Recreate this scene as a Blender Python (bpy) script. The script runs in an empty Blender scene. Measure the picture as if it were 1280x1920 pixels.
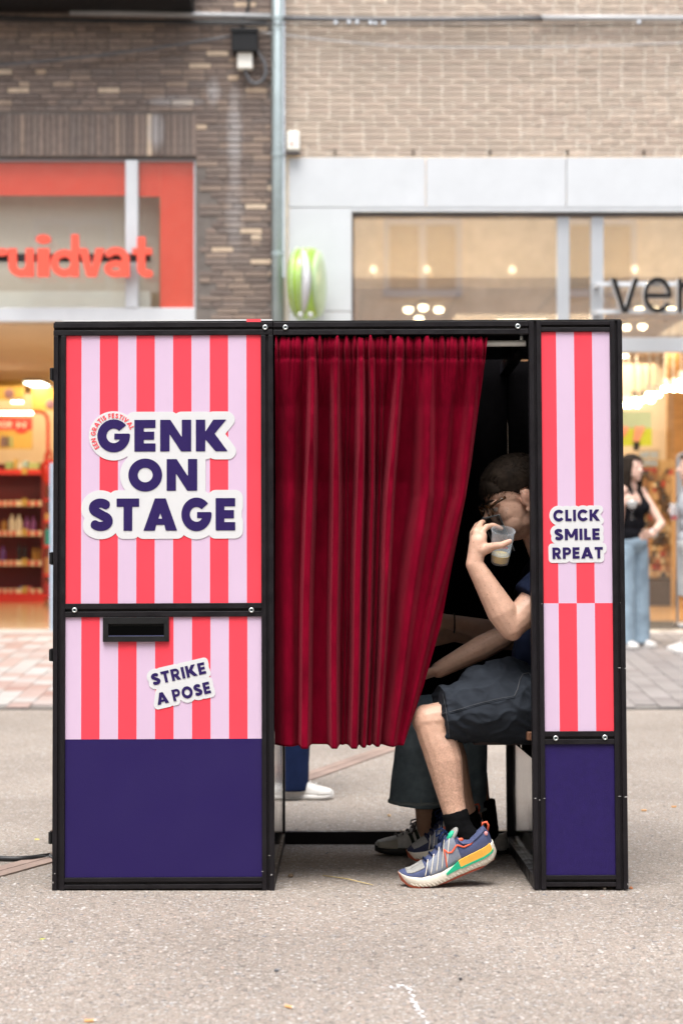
import bpy, bmesh, math, random
import numpy as np
from mathutils import Vector, Matrix, Euler, noise
random.seed(7)
R = math.radians
S = bpy.context.scene
COL = S.collection
I4 = Matrix.Identity(4)

# ------------------------------------------------------------------ camera, sky, sun, exposure
CZ, F = 1.233, 3456.0          # camera height (m), focal length in photo pixels
cam_d = bpy.data.cameras.new('camera'); cam = bpy.data.objects.new('camera', cam_d); COL.objects.link(cam)
cam.location = (0, 0, CZ); cam.rotation_euler = (R(90), 0, 0)
cam_d.sensor_fit = 'VERTICAL'; cam_d.sensor_height = 36; cam_d.sensor_width = 24
cam_d.lens = F / 1920 * 36
cam_d.clip_end = 400; cam_d.clip_start = .05
cam_d.dof.use_dof = True; cam_d.dof.focus_distance = 6.08; cam_d.dof.aperture_fstop = 2.7
S.camera = cam
W = bpy.data.worlds.new('World'); S.world = W; W.use_nodes = True
wn = W.node_tree.nodes; wl = W.node_tree.links
sky = wn.new('ShaderNodeTexSky'); sky.sky_type = 'NISHITA'; sky.sun_disc = False
SUN_EL, SUN_AZ = 70, 194       # azimuth: clockwise from +Y
sky.sun_elevation = R(SUN_EL); sky.sun_rotation = R(SUN_AZ); sky.air_density = 1.0; sky.dust_density = 4.0
hs = wn.new('ShaderNodeHueSaturation'); hs.inputs['Saturation'].default_value = .42
wl.new(sky.outputs[0], hs.inputs['Color']); wl.new(hs.outputs[0], wn['Background'].inputs[0])
wn['Background'].inputs[1].default_value = .15
sun_d = bpy.data.lights.new('sun', 'SUN'); sun_d.energy = 1.5; sun_d.angle = R(36); sun_d.color = (1, .985, .96)
sun = bpy.data.objects.new('sun', sun_d); COL.objects.link(sun)
sdir = Vector((math.sin(R(SUN_AZ)) * math.cos(R(SUN_EL)), math.cos(R(SUN_AZ)) * math.cos(R(SUN_EL)), math.sin(R(SUN_EL))))
sun.rotation_euler = sdir.to_track_quat('Z', 'Y').to_euler(); sun.location = (-4, -4, 14)
S.view_settings.view_transform = 'Standard'; S.view_settings.look = 'None'
S.view_settings.gamma = 1; S.view_settings.use_curve_mapping = False
S.view_settings.exposure = 1.27
S.render.engine = 'CYCLES'; S.cycles.use_denoising = True
S.cycles.max_bounces = 8; S.cycles.transparent_max_bounces = 12; S.cycles.sample_clamp_indirect = 6

# ------------------------------------------------------------------ helpers
def P(px, py, Y): return Vector(((px - 640) * Y / F, Y, CZ - (py - 960) * Y / F))   # photo measure at distance Y -> metres
def X(px, Y): return (px - 640) * Y / F
def Z(py, Y): return CZ - (py - 960) * Y / F
def gz(y): return float(np.interp(y, [-60, 4.4, 5.9, 6.0, 7.2, 8.2, 12.8, 17.6, 60], [.02, .02, .004, 0, -.0566, -.085, -.136, .087, .087]))
LEAN, ROLL, BD, BH = R(-2.7), R(-.25), 1.18, 1.864
BM = Matrix.Translation((0, 6.0, 0)) @ Matrix.Rotation(ROLL, 4, 'Y') @ Matrix.Rotation(LEAN, 4, 'X')
BMI = BM.inverted()
def B(px, py, yl=0.0):                     # photo measure on the booth's own plane y = yl -> booth (x, z)
    o = BMI @ Vector((0, 0, CZ)); d = BMI.to_3x3() @ Vector(((px - 640) / F, 1, -(py - 960) / F))
    t = (yl - o.y) / d.y
    p = o + d * t
    return p.x, p.z
WM = {}

class MB:
    def __init__(s): s.v = []; s.f = []
    def add(s, vs, fs):
        n = len(s.v); s.v += [tuple(v) for v in vs]; s.f += [tuple(i + n for i in f) for f in fs]; return s
    def box(s, x0, x1, y0, y1, z0, z1, m=None):
        vs = [Vector((x, y, z)) for z in (z0, z1) for y in (y0, y1) for x in (x0, x1)]
        if m is not None: vs = [m @ v for v in vs]
        return s.add(vs, [(0, 2, 3, 1), (4, 5, 7, 6), (0, 1, 5, 4), (2, 6, 7, 3), (0, 4, 6, 2), (1, 3, 7, 5)])
    def ring(s, c, u, w, ru, rw, n):
        return [c + u * (ru * math.cos(2 * math.pi * i / n)) + w * (rw * math.sin(2 * math.pi * i / n)) for i in range(n)]
    def loft(s, rings, cap=True):
        n = len(rings[0]); b = len(s.v)
        vs = [p for r in rings for p in r]; fs = []
        for k in range(len(rings) - 1):
            for i in range(n):
                j = (i + 1) % n
                fs.append((k * n + i, k * n + j, (k + 1) * n + j, (k + 1) * n + i))
        if cap:
            fs.append(tuple(range(n - 1, -1, -1))); fs.append(tuple((len(rings) - 1) * n + i for i in range(n)))
        return s.add(vs, fs)
    def cyl(s, a, b, r, r2=None, n=16):
        a = Vector(a); b = Vector(b); r2 = r if r2 is None else r2
        d = (b - a).normalized(); u = d.orthogonal().normalized(); w = d.cross(u)
        return s.loft([s.ring(a, u, w, r, r, n), s.ring(b, u, w, r2, r2, n)])
    def caps(s, a, b, ra, rb, n=14, h=4):      # tapered capsule
        a = Vector(a); b = Vector(b); d = b - a
        if d.length < 1e-6: d = Vector((0, 0, 1e-4))
        d.normalize(); u = d.orthogonal().normalized(); w = d.cross(u); rs = []
        for k in range(h + 1):
            t = -math.pi / 2 * (1 - k / h) * .98; rs.append(s.ring(a + d * ra * math.sin(t), u, w, ra * math.cos(t), ra * math.cos(t), n))
        for k in range(h + 1):
            t = math.pi / 2 * k / h * .98; rs.append(s.ring(b + d * rb * math.sin(t), u, w, rb * math.cos(t), rb * math.cos(t), n))
        return s.loft(rs)
    def ell(s, c, r, m=None, n=18, k=10):
        c = Vector(c); m = m or Matrix.Identity(3); rs = []
        for j in range(k + 1):
            t = -math.pi / 2 * .985 + math.pi * .985 * j / k
            rs.append([c + m @ Vector((r[0] * math.cos(t) * math.cos(2 * math.pi * i / n), r[1] * math.cos(t) * math.sin(2 * math.pi * i / n), r[2] * math.sin(t))) for i in range(n)])
        return s.loft(rs)
    def tube(s, pts, r, n=10):
        pts = [Vector(p) for p in pts]; rs = []; u = None
        for i, p in enumerate(pts):
            d = (pts[min(i + 1, len(pts) - 1)] - pts[max(i - 1, 0)]).normalized()
            if u is None: u = d.orthogonal().normalized()
            u = (u - d * u.dot(d)).normalized(); w = d.cross(u)
            rr = r[i] if hasattr(r, '__len__') else r
            rs.append(s.ring(p, u, w, rr, rr, n))
        return s.loft(rs)
    def lathe(s, prof, c=(0, 0, 0), m=None, n=24, cap=True):
        c = Vector(c); m = m or Matrix.Identity(3)
        return s.loft([[c + m @ Vector((r * math.cos(2 * math.pi * i / n), r * math.sin(2 * math.pi * i / n), z)) for i in range(n)] for r, z in prof], cap)
    def prism(s, pts, y0, y1):                 # polygon in x,z pushed along y (y0 = front)
        n = len(pts); vs = [(x, y0, z) for x, z in pts] + [(x, y1, z) for x, z in pts]
        return s.add(vs, [tuple(range(n)), tuple(range(2 * n - 1, n - 1, -1))] + [(i, n + i, n + (i + 1) % n, (i + 1) % n) for i in range(n)])
    def mesh(s, name):
        me = bpy.data.meshes.new(name); me.from_pydata(s.v, [], s.f); me.update()
        bm = bmesh.new(); bm.from_mesh(me); bmesh.ops.recalc_face_normals(bm, faces=bm.faces); bm.to_mesh(me); bm.free()
        return me

def tag(o, label=None, cat=None, group=None, kind=None):
    for k, v in (('label', label), ('category', cat), ('group', group), ('kind', kind)):
        if v: o[k] = v
    return o
def empty(name, loc, label, cat, group=None, frame=None, kind=None):
    o = bpy.data.objects.new(name, None); COL.objects.link(o); o.empty_display_size = .1
    m = frame if frame is not None else Matrix.Translation(Vector(loc))
    o.matrix_basis = m; WM[o] = m.copy(); return tag(o, label, cat, group, kind)
def put(name, src, material, parent=None, frame=I4, smooth=False, bevel=0, origin='base', solid=0, **kw):
    me = src.mesh(name) if isinstance(src, MB) else src
    me.name = name
    if origin == 'base' and len(me.vertices):
        co = np.empty(len(me.vertices) * 3); me.vertices.foreach_get('co', co); co = co.reshape(-1, 3)
        lo, hi = co.min(0), co.max(0); c = np.array([(lo[0] + hi[0]) / 2, (lo[1] + hi[1]) / 2, lo[2]])
        me.vertices.foreach_set('co', (co - c).ravel()); me.update(); frame = frame @ Matrix.Translation(Vector(c))
    o = bpy.data.objects.new(name, me); COL.objects.link(o)
    if material is not None and not me.materials: me.materials.append(material)
    if parent is not None:
        o.parent = parent; o.matrix_parent_inverse = WM[parent].inverted()
    o.matrix_basis = frame; WM[o] = frame.copy()
    if smooth: me.shade_smooth() if hasattr(me, 'shade_smooth') else [setattr(p, 'use_smooth', True) for p in me.polygons]
    if solid:
        md = o.modifiers.new('thickness', 'SOLIDIFY'); md.thickness = solid; md.offset = 0
    if bevel:
        md = o.modifiers.new('edge', 'BEVEL'); md.width = bevel; md.segments = 2; md.limit_method = 'ANGLE'; md.angle_limit = R(40)
    return tag(o, **kw)
def twin(o, frame, parent=None, **kw):         # copy of one mesh object sharing its data
    c = o.copy(); COL.objects.link(c); c.parent = parent
    if parent is not None: c.matrix_parent_inverse = WM[parent].inverted()
    c.matrix_basis = frame; WM[c] = frame.copy(); return tag(c, **kw)

def clean(me):
    return me
def remesh(mb, voxel, smooth=4, fac=.5):
    me = mb.mesh('tmp'); o = bpy.data.objects.new('tmp', me); COL.objects.link(o)
    m = o.modifiers.new('r', 'REMESH'); m.mode = 'VOXEL'; m.voxel_size = voxel; m.use_smooth_shade = True
    if smooth:
        q = o.modifiers.new('s', 'SMOOTH'); q.factor = fac; q.iterations = smooth
    dg = bpy.context.evaluated_depsgraph_get(); dg.update()
    out = bpy.data.meshes.new_from_object(o.evaluated_get(dg))
    bpy.data.objects.remove(o); bpy.data.meshes.remove(me)
    return out
def displace(me, fn):                          # fn(co, normal) -> offset along the normal
    co = np.empty(len(me.vertices) * 3); me.vertices.foreach_get('co', co); co = co.reshape(-1, 3)
    no = np.empty(len(me.vertices) * 3); me.vertex_normals.foreach_get('vector', no); no = no.reshape(-1, 3)
    d = np.array([fn(Vector(c), Vector(n)) for c, n in zip(co, no)])
    me.vertices.foreach_set('co', (co + no * d[:, None]).ravel()); me.update(); return me

# ------------------------------------------------------------------ materials
def sock(n, *names):
    for k in names:
        if k in n.inputs: return n.inputs[k]
def mat(name, col, rough=.6, metal=0, var=.10, vscale=5, bump=0, bscale=90, spec=.5, sheen=0, coat=0, emit=0, emitc=None, objrand=0, sss=0, aniso=None, rvar=0):
    m = bpy.data.materials.new(name); m.use_nodes = True; nt = m.node_tree; N = nt.nodes; L = nt.links
    b = N['Principled BSDF']; b.inputs['Roughness'].default_value = rough; b.inputs['Metallic'].default_value = metal
    b.inputs['Specular IOR Level'].default_value = spec
    if sheen:
        b.inputs['Sheen Weight'].default_value = sheen; b.inputs['Sheen Roughness'].default_value = .35
        b.inputs['Sheen Tint'].default_value = (1, .16, .22, 1)
    if coat: b.inputs['Coat Weight'].default_value = coat
    if sss:
        b.inputs['Subsurface Weight'].default_value = sss; b.inputs['Subsurface Radius'].default_value = (.012, .005, .003)
        b.inputs['Subsurface Scale'].default_value = 1
    tc = N.new('ShaderNodeTexCoord'); mp = N.new('ShaderNodeMapping'); L.new(tc.outputs['Object'], mp.inputs[0])
    if aniso: mp.inputs['Scale'].default_value = aniso
    nz = N.new('ShaderNodeTexNoise'); nz.inputs['Scale'].default_value = vscale; nz.inputs['Detail'].default_value = 5; nz.inputs['Roughness'].default_value = .65
    L.new(mp.outputs[0], nz.inputs['Vector'])
    rmp = N.new('ShaderNodeMapRange'); rmp.inputs[1].default_value = .3; rmp.inputs[2].default_value = .7
    rmp.inputs[3].default_value = 1 - var; rmp.inputs[4].default_value = 1 + var
    L.new(nz.outputs[0], rmp.inputs[0]); val = rmp.outputs[0]
    if objrand:
        oi = N.new('ShaderNodeObjectInfo'); r2 = N.new('ShaderNodeMapRange'); r2.inputs[3].default_value = 1 - objrand; r2.inputs[4].default_value = 1 + objrand
        L.new(oi.outputs['Random'], r2.inputs[0]); mu = N.new('ShaderNodeMath'); mu.operation = 'MULTIPLY'
        L.new(val, mu.inputs[0]); L.new(r2.outputs[0], mu.inputs[1]); val = mu.outputs[0]
    mx = N.new('ShaderNodeVectorMath'); mx.operation = 'SCALE'; mx.inputs[0].default_value = col[:3]; L.new(val, mx.inputs['Scale'])
    L.new(mx.outputs[0], b.inputs['Base Color'])
    m['colnode'] = mx.name
    if rvar:
        rr = N.new('ShaderNodeMapRange'); rr.inputs[1].default_value = .35; rr.inputs[2].default_value = .65
        rr.inputs[3].default_value = max(.02, rough - rvar); rr.inputs[4].default_value = min(1, rough + rvar)
        n3 = N.new('ShaderNodeTexNoise'); n3.inputs['Scale'].default_value = vscale * 2.3; n3.inputs['Detail'].default_value = 6
        L.new(mp.outputs[0], n3.inputs['Vector']); L.new(n3.outputs[0], rr.inputs[0]); L.new(rr.outputs[0], b.inputs['Roughness'])
    if bump:
        n2 = N.new('ShaderNodeTexNoise'); n2.inputs['Scale'].default_value = bscale; n2.inputs['Detail'].default_value = 4
        L.new(mp.outputs[0], n2.inputs['Vector'])
        bp = N.new('ShaderNodeBump'); bp.inputs['Strength'].default_value = 1; bp.inputs['Distance'].default_value = bump
        L.new(n2.outputs[0], bp.inputs['Height']); L.new(bp.outputs[0], b.inputs['Normal'])
    if emit:
        b.inputs['Emission Color'].default_value = (*(emitc or col)[:3], 1); b.inputs['Emission Strength'].default_value = emit
    return m
def rnd_col(m, stops, scale_noise=.2, base_from_noise=True):   # colour of each piece from a ramp (object or island random)
    nt = m.node_tree; N = nt.nodes; L = nt.links
    oi = N.new('ShaderNodeObjectInfo'); ge = N.new('ShaderNodeNewGeometry'); ad = N.new('ShaderNodeMath'); ad.operation = 'ADD'
    L.new(oi.outputs['Random'], ad.inputs[0]); L.new(ge.outputs['Random Per Island'], ad.inputs[1])
    fr = N.new('ShaderNodeMath'); fr.operation = 'FRACT'; L.new(ad.outputs[0], fr.inputs[0])
    cr = N.new('ShaderNodeValToRGB'); el = cr.color_ramp.elements
    while len(el) < len(stops): el.new(.5)
    for e, (p, c) in zip(el, stops): e.position = p; e.color = (*c, 1)
    L.new(fr.outputs[0], cr.inputs[0])
    L.new(cr.outputs[0], N[m['colnode']].inputs[0])
    return m, fr
def math_n(nt, op, a, b=None):
    n = nt.nodes.new('ShaderNodeMath'); n.operation = op
    for i, q in enumerate((a, b)):
        if q is None: continue
        if isinstance(q, (int, float)): n.inputs[i].default_value = q
        else: nt.links.new(q, n.inputs[i])
    return n.outputs[0]
def glass(name, tint=(1, 1, 1), ior=1.5, boost=1.0, rough=0.0):
    m = bpy.data.materials.new(name); m.use_nodes = True; nt = m.node_tree; N = nt.nodes; L = nt.links
    N.remove(N['Principled BSDF']); out = N['Material Output']
    tr = N.new('ShaderNodeBsdfTransparent'); tr.inputs[0].default_value = (*tint, 1)
    gl = N.new('ShaderNodeBsdfGlossy'); gl.inputs['Roughness'].default_value = rough
    lw = N.new('ShaderNodeLayerWeight'); r0 = ((ior - 1) / (ior + 1)) ** 2 * boost          # Schlick, the same from both sides
    mx = N.new('ShaderNodeMixShader'); L.new(math_n(nt, 'ADD', math_n(nt, 'MULTIPLY', math_n(nt, 'POWER', lw.outputs['Facing'], 5), 1 - r0), r0), mx.inputs[0]); L.new(tr.outputs[0], mx.inputs[1]); L.new(gl.outputs[0], mx.inputs[2]); L.new(mx.outputs[0], out.inputs[0])
    return m
def mix_n(nt, f, a, b):
    n = nt.nodes.new('ShaderNodeMix'); n.data_type = 'RGBA'
    if isinstance(f, (int, float)): n.inputs[0].default_value = f
    else: nt.links.new(f, n.inputs[0])
    for i, q in ((6, a), (7, b)):
        if isinstance(q, (tuple, list)): n.inputs[i].default_value = (*q[:3], 1)
        else: nt.links.new(q, n.inputs[i])
    return n.outputs[2]
RED, LAV, NAVY = (.76, .052, .078), (.56, .42, .555), (.0160, .0080, .074)
def print_mat(name, x0, w, first_red=True, swap_z=None, navy_z=None):   # flat print: vertical stripes, optional swap height, navy foot
    m = mat(name, (1, 1, 1), rough=.45, var=.03, vscale=3, bump=.0004, bscale=500, rvar=.05, spec=.25); nt = m.node_tree
    tc = nt.nodes.new('ShaderNodeTexCoord'); sp = nt.nodes.new('ShaderNodeSeparateXYZ'); nt.links.new(tc.outputs['Object'], sp.inputs[0])
    k = math_n(nt, 'FLOOR', math_n(nt, 'DIVIDE', math_n(nt, 'SUBTRACT', sp.outputs[0], x0), w))
    if not first_red: k = math_n(nt, 'ADD', k, 1)
    if swap_z is not None: k = math_n(nt, 'ADD', k, math_n(nt, 'LESS_THAN', sp.outputs[2], swap_z))
    k = math_n(nt, 'ABSOLUTE', math_n(nt, 'MODULO', k, 2))
    c = mix_n(nt, math_n(nt, 'GREATER_THAN', k, .5), RED, LAV)
    if navy_z is not None: c = mix_n(nt, math_n(nt, 'LESS_THAN', sp.outputs[2], navy_z), c, NAVY)
    nt.links.new(c, nt.nodes[m['colnode']].inputs[0]); return m

M = {}
M['black'] = mat('black anodised aluminium', (.0095, .0082, .0098), .42, .0, .25, 14, .0003, 260, rvar=.12, spec=.20)
M['groove'] = mat('black groove', (.0015, .0015, .0015), .9, spec=.03)
M['blackplastic'] = mat('black plastic', (.007, .007, .0075), .5, 0, .2, 20, rvar=.1, spec=.3)
M['gloss_black'] = mat('glossy black panel', (.02, .02, .022), .10, 0, .2, 4, .0006, 6, rvar=.03)
M['black_cloth'] = mat('black cloth', (.0025, .0022, .0025), 1, 0, .3, 12, .001, 300, spec=.02)
M['navy'] = mat('navy print', NAVY, .5, 0, .10, 40, .0005, 420, rvar=.08, spec=.22)
M['white_vinyl'] = mat('white vinyl', (.58, .585, .59), .4, 0, .02, 8)
M['navy_vinyl'] = mat('navy vinyl', (.020, .0095, .080), .45, 0, .08, 60, spec=.22)
M['red_vinyl'] = mat('red vinyl', (.80, .06, .08), .4, 0, .03, 8)
M['steel'] = mat('zinc steel', (.62, .66, .64), .32, 1, .12, 60, rvar=.1)
M['dark'] = mat('dark socket', (.03, .05, .06), .5, .3)
M['rod'] = mat('white rod', (.55, .56, .53), .35, .1, .08, 30)
M['velvet'] = mat('red velvet', (.155, .0017, .0130), .95, 0, .34, 16, .0010, 900, spec=.03, sheen=.15, aniso=(1, 1, .35))
M['wood'] = mat('brown wood', (.16, .07, .035), .5, 0, .3, 9, .001, 60, aniso=(6, 1, 1))
M['seat'] = mat('dark seat board', (.03, .012, .012), .5, 0, .2, 9)
M['asphalt_tmp'] = None
M['skin'] = mat('skin', (.50, .300, .205), .48, 0, .10, 26, .0006, 330, sss=.12, spec=.4)
M['skin_light'] = mat('light skin', (.62, .40, .31), .5, 0, .06, 20, sss=.1)
M['hair'] = mat('dark hair', (.018, .012, .008), .8, 0, .5, 60, .002, 160, aniso=(1, 1, .3), spec=.15)
M['greyshort'] = mat('charcoal cotton', (.023, .027, .034), .9, 0, .22, 12, .0012, 700, spec=.06)
M['tee'] = mat('navy cotton', (.009, .013, .030), .9, 0, .2, 12, .0008, 700, spec=.06)
M['blackshirt'] = mat('black cotton', (.008, .008, .010), .9, 0, .2, 12, spec=.06)
M['jean_dark'] = mat('washed dark denim', (.19, .255, .30), .9, 0, .32, 16, .0010, 900, spec=.06)
M['jean_light'] = mat('light denim', (.25, .33, .40), .9, 0, .22, 7, spec=.06)
M['navytrouser'] = mat('navy trousers', (.010, .018, .055), .85, 0, .25, 9, .001, 400, spec=.06)
M['sock'] = mat('black sock', (.0045, .0045, .005), 1, 0, .3, 60, .0015, 500, spec=.06)
M['shoe_navy'] = mat('blue knit', (.050, .064, .140), .8, 0, .2, 60, .0012, 700)
M['shoe_navy2'] = mat('dark blue knit', (.018, .022, .055), .8, 0, .2, 60, .001, 700)  # far shoe of the pair: same knit, shade put into its colour
M['shoe_grey'] = mat('grey mesh', (.27, .265, .25), .8, 0, .15, 200, .0015, 900)
M['shoe_sheer'] = mat('sheer blue grey mesh', (.19, .21, .26), .7, 0, .15, 200, .001, 900)
M['sole_cream'] = mat('cream foam', (.66, .60, .50), .7, 0, .1, 40, .0012, 120)
M['orange'] = mat('orange rubber', (.66, .105, .045), .5, 0, .08, 30)
M['yellow'] = mat('yellow foam', (.80, .42, .06), .6, 0, .06, 30)
M['green'] = mat('green foam', (.01, .42, .22), .6, 0, .06, 30)
M['rust_toe'] = mat('rust toe rubber', (.42, .085, .035), .6)
M['rust_sole'] = mat('red brown rubber', (.30, .06, .03), .7, 0, .2, 40)
M['suede'] = mat('grey suede', (.55, .55, .53), .95, 0, .2, 60, .001, 600, sheen=0)
M['shoe_white'] = mat('off white leather', (.62, .60, .57), .55, 0, .08, 30)
M['sole_black'] = mat('black gum sole', (.016, .015, .013), .6)
M['stripe_green'] = mat('dark green stripe', (.006, .022, .012), .6)
M['denim_seam'] = mat('worn seam', (.26, .31, .33), .9)
M['eye'] = mat('eye white', (.7, .66, .62), .2, 0, .03)
M['iris'] = mat('dark iris', (.02, .012, .008), .2)
M['tort'] = mat('tortoise frame', (.05, .022, .008), .25, 0, .9, 60)
M['nail'] = mat('nail', (.62, .40, .33), .3)
M['phone'] = mat('phone glass', (.006, .007, .008), .08, 0, .1)
M['beer'] = glass('pale beer', (.80, .62, .16), 1.33, 1)
M['cup'] = None

# ------------------------------------------------------------------ letters drawn as distance fields
def sd_poly(PX, PY, pts):
    n = len(pts); d = np.full(PX.shape, 1e9); s = np.ones(PX.shape)
    for i in range(n):
        ax, ay = pts[i]; bx, by = pts[i - 1]
        ex, ey = bx - ax, by - ay; wx, wy = PX - ax, PY - ay
        t = np.clip((wx * ex + wy * ey) / (ex * ex + ey * ey + 1e-12), 0, 1)
        d = np.minimum(d, (wx - ex * t) ** 2 + (wy - ey * t) ** 2)
        c1 = PY >= ay; c2 = PY < by; c3 = ex * wy > ey * wx
        fl = (c1 & c2 & c3) | (~c1 & ~c2 & ~c3); s = np.where(fl, -s, s)
    return s * np.sqrt(d)
def poly(*pts): return lambda x, y: sd_poly(x, y, pts)
def rect(x0, x1, y0, y1): return poly((x0, y0), (x1, y0), (x1, y1), (x0, y1))
def disc(cx, cy, r): return lambda x, y: np.hypot(x - cx, y - cy) - r
def ann(cx, cy, ro, ri): return lambda x, y: np.maximum(np.hypot(x - cx, y - cy) - ro, ri - np.hypot(x - cx, y - cy))
def uni(*f): return lambda x, y: np.minimum.reduce([g(x, y) for g in f])
def sub(a, *f): return lambda x, y: np.maximum.reduce([a(x, y)] + [-g(x, y) for g in f])
def stroke(pts, t, rnd=False):
    fs = []
    pts = [p for i, p in enumerate(pts) if i == 0 or math.dist(p, pts[i - 1]) > 1e-6]
    for i in range(len(pts) - 1):
        a = np.array(pts[i]); b = np.array(pts[i + 1]); d = (b - a) / np.linalg.norm(b - a); n = np.array([-d[1], d[0]]) * t / 2
        fs.append(poly(tuple(a + n), tuple(b + n), tuple(b - n), tuple(a - n)))
        if i or rnd: fs.append(disc(*pts[i], t / 2))
    if rnd: fs.append(disc(*pts[-1], t / 2))
    return uni(*fs)
def arc(cx, cy, rx, ry, a0, a1, n=14):
    return [(cx + rx * math.cos(R(a0 + (a1 - a0) * i / n)), cy + ry * math.sin(R(a0 + (a1 - a0) * i / n))) for i in range(n + 1)]
def letter(ch, t):
    b = t * .9
    if ch == 'A':
        w, a, tl = 1.10, t * .62, t * 1.22; k = w / 2 - a
        return sub(poly((0, 0), (w / 2 - a, 1), (w / 2 + a, 1), (w, 0)), poly((tl, -.1), (tl + k * .18, .18), (w - tl - k * .18, .18), (w - tl, -.1)),
                   poly((tl + k * .37, .37), (w / 2, (w / 2 - tl) / k), (w - tl - k * .37, .37))), w
    if ch == 'E': return uni(rect(0, t, 0, 1), rect(0, .64, 0, b), rect(0, .60, .5 - b / 2, .5 + b / 2), rect(0, .64, 1 - b, 1)), .64
    if ch == 'F': return uni(rect(0, t, 0, 1), rect(0, .58, .48 - b / 2, .48 + b / 2), rect(0, .62, 1 - b, 1)), .62
    if ch == 'L': return uni(rect(0, t, 0, 1), rect(0, .58, 0, b)), .58
    if ch == 'I': return rect(0, t, 0, 1), t
    if ch == 'T': return uni(rect(.37 - t / 2, .37 + t / 2, 0, 1), rect(0, .74, 1 - b, 1)), .74
    if ch == 'N': return uni(rect(0, t, 0, 1), rect(.94 - t, .94, 0, 1), poly((0, 1), (t * 1.08, 1), (.94, 0), (.94 - t * 1.08, 0))), .94
    if ch == 'M': return uni(rect(0, t, 0, 1), rect(1.14 - t, 1.14, 0, 1), poly((0, 1), (t * 1.1, 1), (.57 + t * .5, .22), (.57 - t * .5, .22)), poly((1.14, 1), (1.14 - t * 1.1, 1), (.57 - t * .5, .22), (.57 + t * .5, .22))), 1.14
    if ch == 'K': return uni(rect(0, t, 0, 1), poly((t * .8, .52), (.87 - t * 1.2, 1), (.92, 1), (.50, .47), (t * .8, .32)), poly((t + .04, .50), (.54, .60), (.96, 0), (.96 - t * 1.28, 0), (t * .9, .42))), .96
    if ch == 'V': return poly((0, 1), (t * 1.2, 1), (.5, .30), (1 - t * 1.2, 1), (1, 1), (.5 + t * .6, 0), (.5 - t * .6, 0)), 1
    if ch == 'O': return ann(.52, .5, .52, .52 - t * 1.02), 1.04
    if ch == 'C': return sub(ann(.52, .5, .52, .52 - t * 1.02), poly((.50, .5), (1.4, 1.12), (1.4, -.12))), .97
    if ch == 'G': return (lambda f: (lambda x, y: f(x / .95, y)))(uni(sub(ann(.52, .5, .52, .52 - t * 1.02), poly((.50, .55), (1.4, .55), (1.4, 1.22), (.50, .50))), rect(.54, 1.02, .5 - b * .45, .57))), .98
    if ch == 'S':
        r = t / 2; return stroke(arc(.36, .73 - (r - .12), .235, .155, 28, 245) + arc(.37, .28 + (r - .12), .255, .165, 68, -152), t), .75
    if ch in 'PR':
        o = uni(rect(0, .42, .34, 1), disc(.42, .67, .33)); i = uni(rect(t, .42, .34 + b * .92, 1 - b * .92), disc(.42, .67, .33 - b * .92))
        g = uni(rect(0, t, 0, 1), sub(o, i))
        if ch == 'R': g = uni(g, poly((.26, .40), (.56, .42), (.80, 0), (.80 - t * 1.22, 0)))
        return g, (.80 if ch == 'R' else .75)
    # lower case, ascender about 1
    if ch == 'u': return uni(stroke([(t / 2, .70), (t / 2, .28)] + arc(.28, .28, .28 - t / 2, .28 - t / 2, 180, 360) + [(.56 - t / 2, .70)], t), rect(.56 - t, .56, 0, .70)), .56
    if ch == 'r': return uni(rect(0, t, 0, .70), stroke(arc(.34, .36, .34 - t / 2, .34 - t / 2, 180, 80), t)), .42
    if ch == 'i': return uni(rect(0, t, 0, .70), disc(t / 2, .92, t * .62)), t
    if ch == 'd': return uni(ann(.31, .335, .335, .335 - t), rect(.66 - t, .66, 0, 1.04)), .66
    if ch == 'v': return poly((0, .70), (t * 1.12, .70), (.30, .20 if t > .12 else .12), (.60 - t * 1.12, .70), (.60, .70), (.30 + t * .62, 0), (.30 - t * .62, 0)), .60
    if ch == 'a': return uni(stroke(arc(.27, .44, .22, .20, 150, 0) + [(.49, .0)], t), stroke(arc(.26, .2, .19, .13, 0, 360), t * .85)), .49 + t / 2
    if ch == 't': return uni(stroke([(.20, .98), (.20, .24)] + arc(.34, .22, .14, .14, 180, 290), t), rect(0, .44, .70 - t * .85, .70)), .44
    if ch == 'e': return uni(sub(ann(.36, .36, .36, .36 - t), poly((.36, .33), (1, .33), (1, .02))), rect(.05, .71, .34 - t * .35, .34 + t * .5)), .72
    if ch == '+': return uni(rect(0, .5, .42, .58), rect(.17, .33, .25, .75)), .5
    if ch == '2': return uni(stroke(arc(.3, .7, .22, .20, 165, -35) + [(.10, .10)], t), rect(0, .6, 0, t)), .6
    if ch == '!': return uni(rect(0, t, .3, 1), rect(0, t, 0, .2)), t
    return rect(0, .01, 0, .01), .35
def word(txt, t, width, space=.14):           # sdf of a word, cap height 1, stretched to `width`
    its = []; x = 0
    for c in txt:
        if c == ' ': x += .30; continue
        f, w = letter(c, t); its.append((f, x, w)); x += w + space
    tot = x - space; k = width / tot
    def fn(px, py):
        d = np.full(px.shape, 1e9)
        for f, x0, w in its: d = np.minimum(d, f(px / k - x0, py))
        return d
    return fn, [(f, x0 * k, w * k, k) for f, x0, w in its]
def placed(fn, x, z, h, ang=0):               # to metres: baseline start, cap height, rotation
    c, s = math.cos(R(ang)), math.sin(R(ang))
    return lambda px, py: fn(((px - x) * c + (py - z) * s) / h, (-(px - x) * s + (py - z) * c) / h) * h
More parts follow.
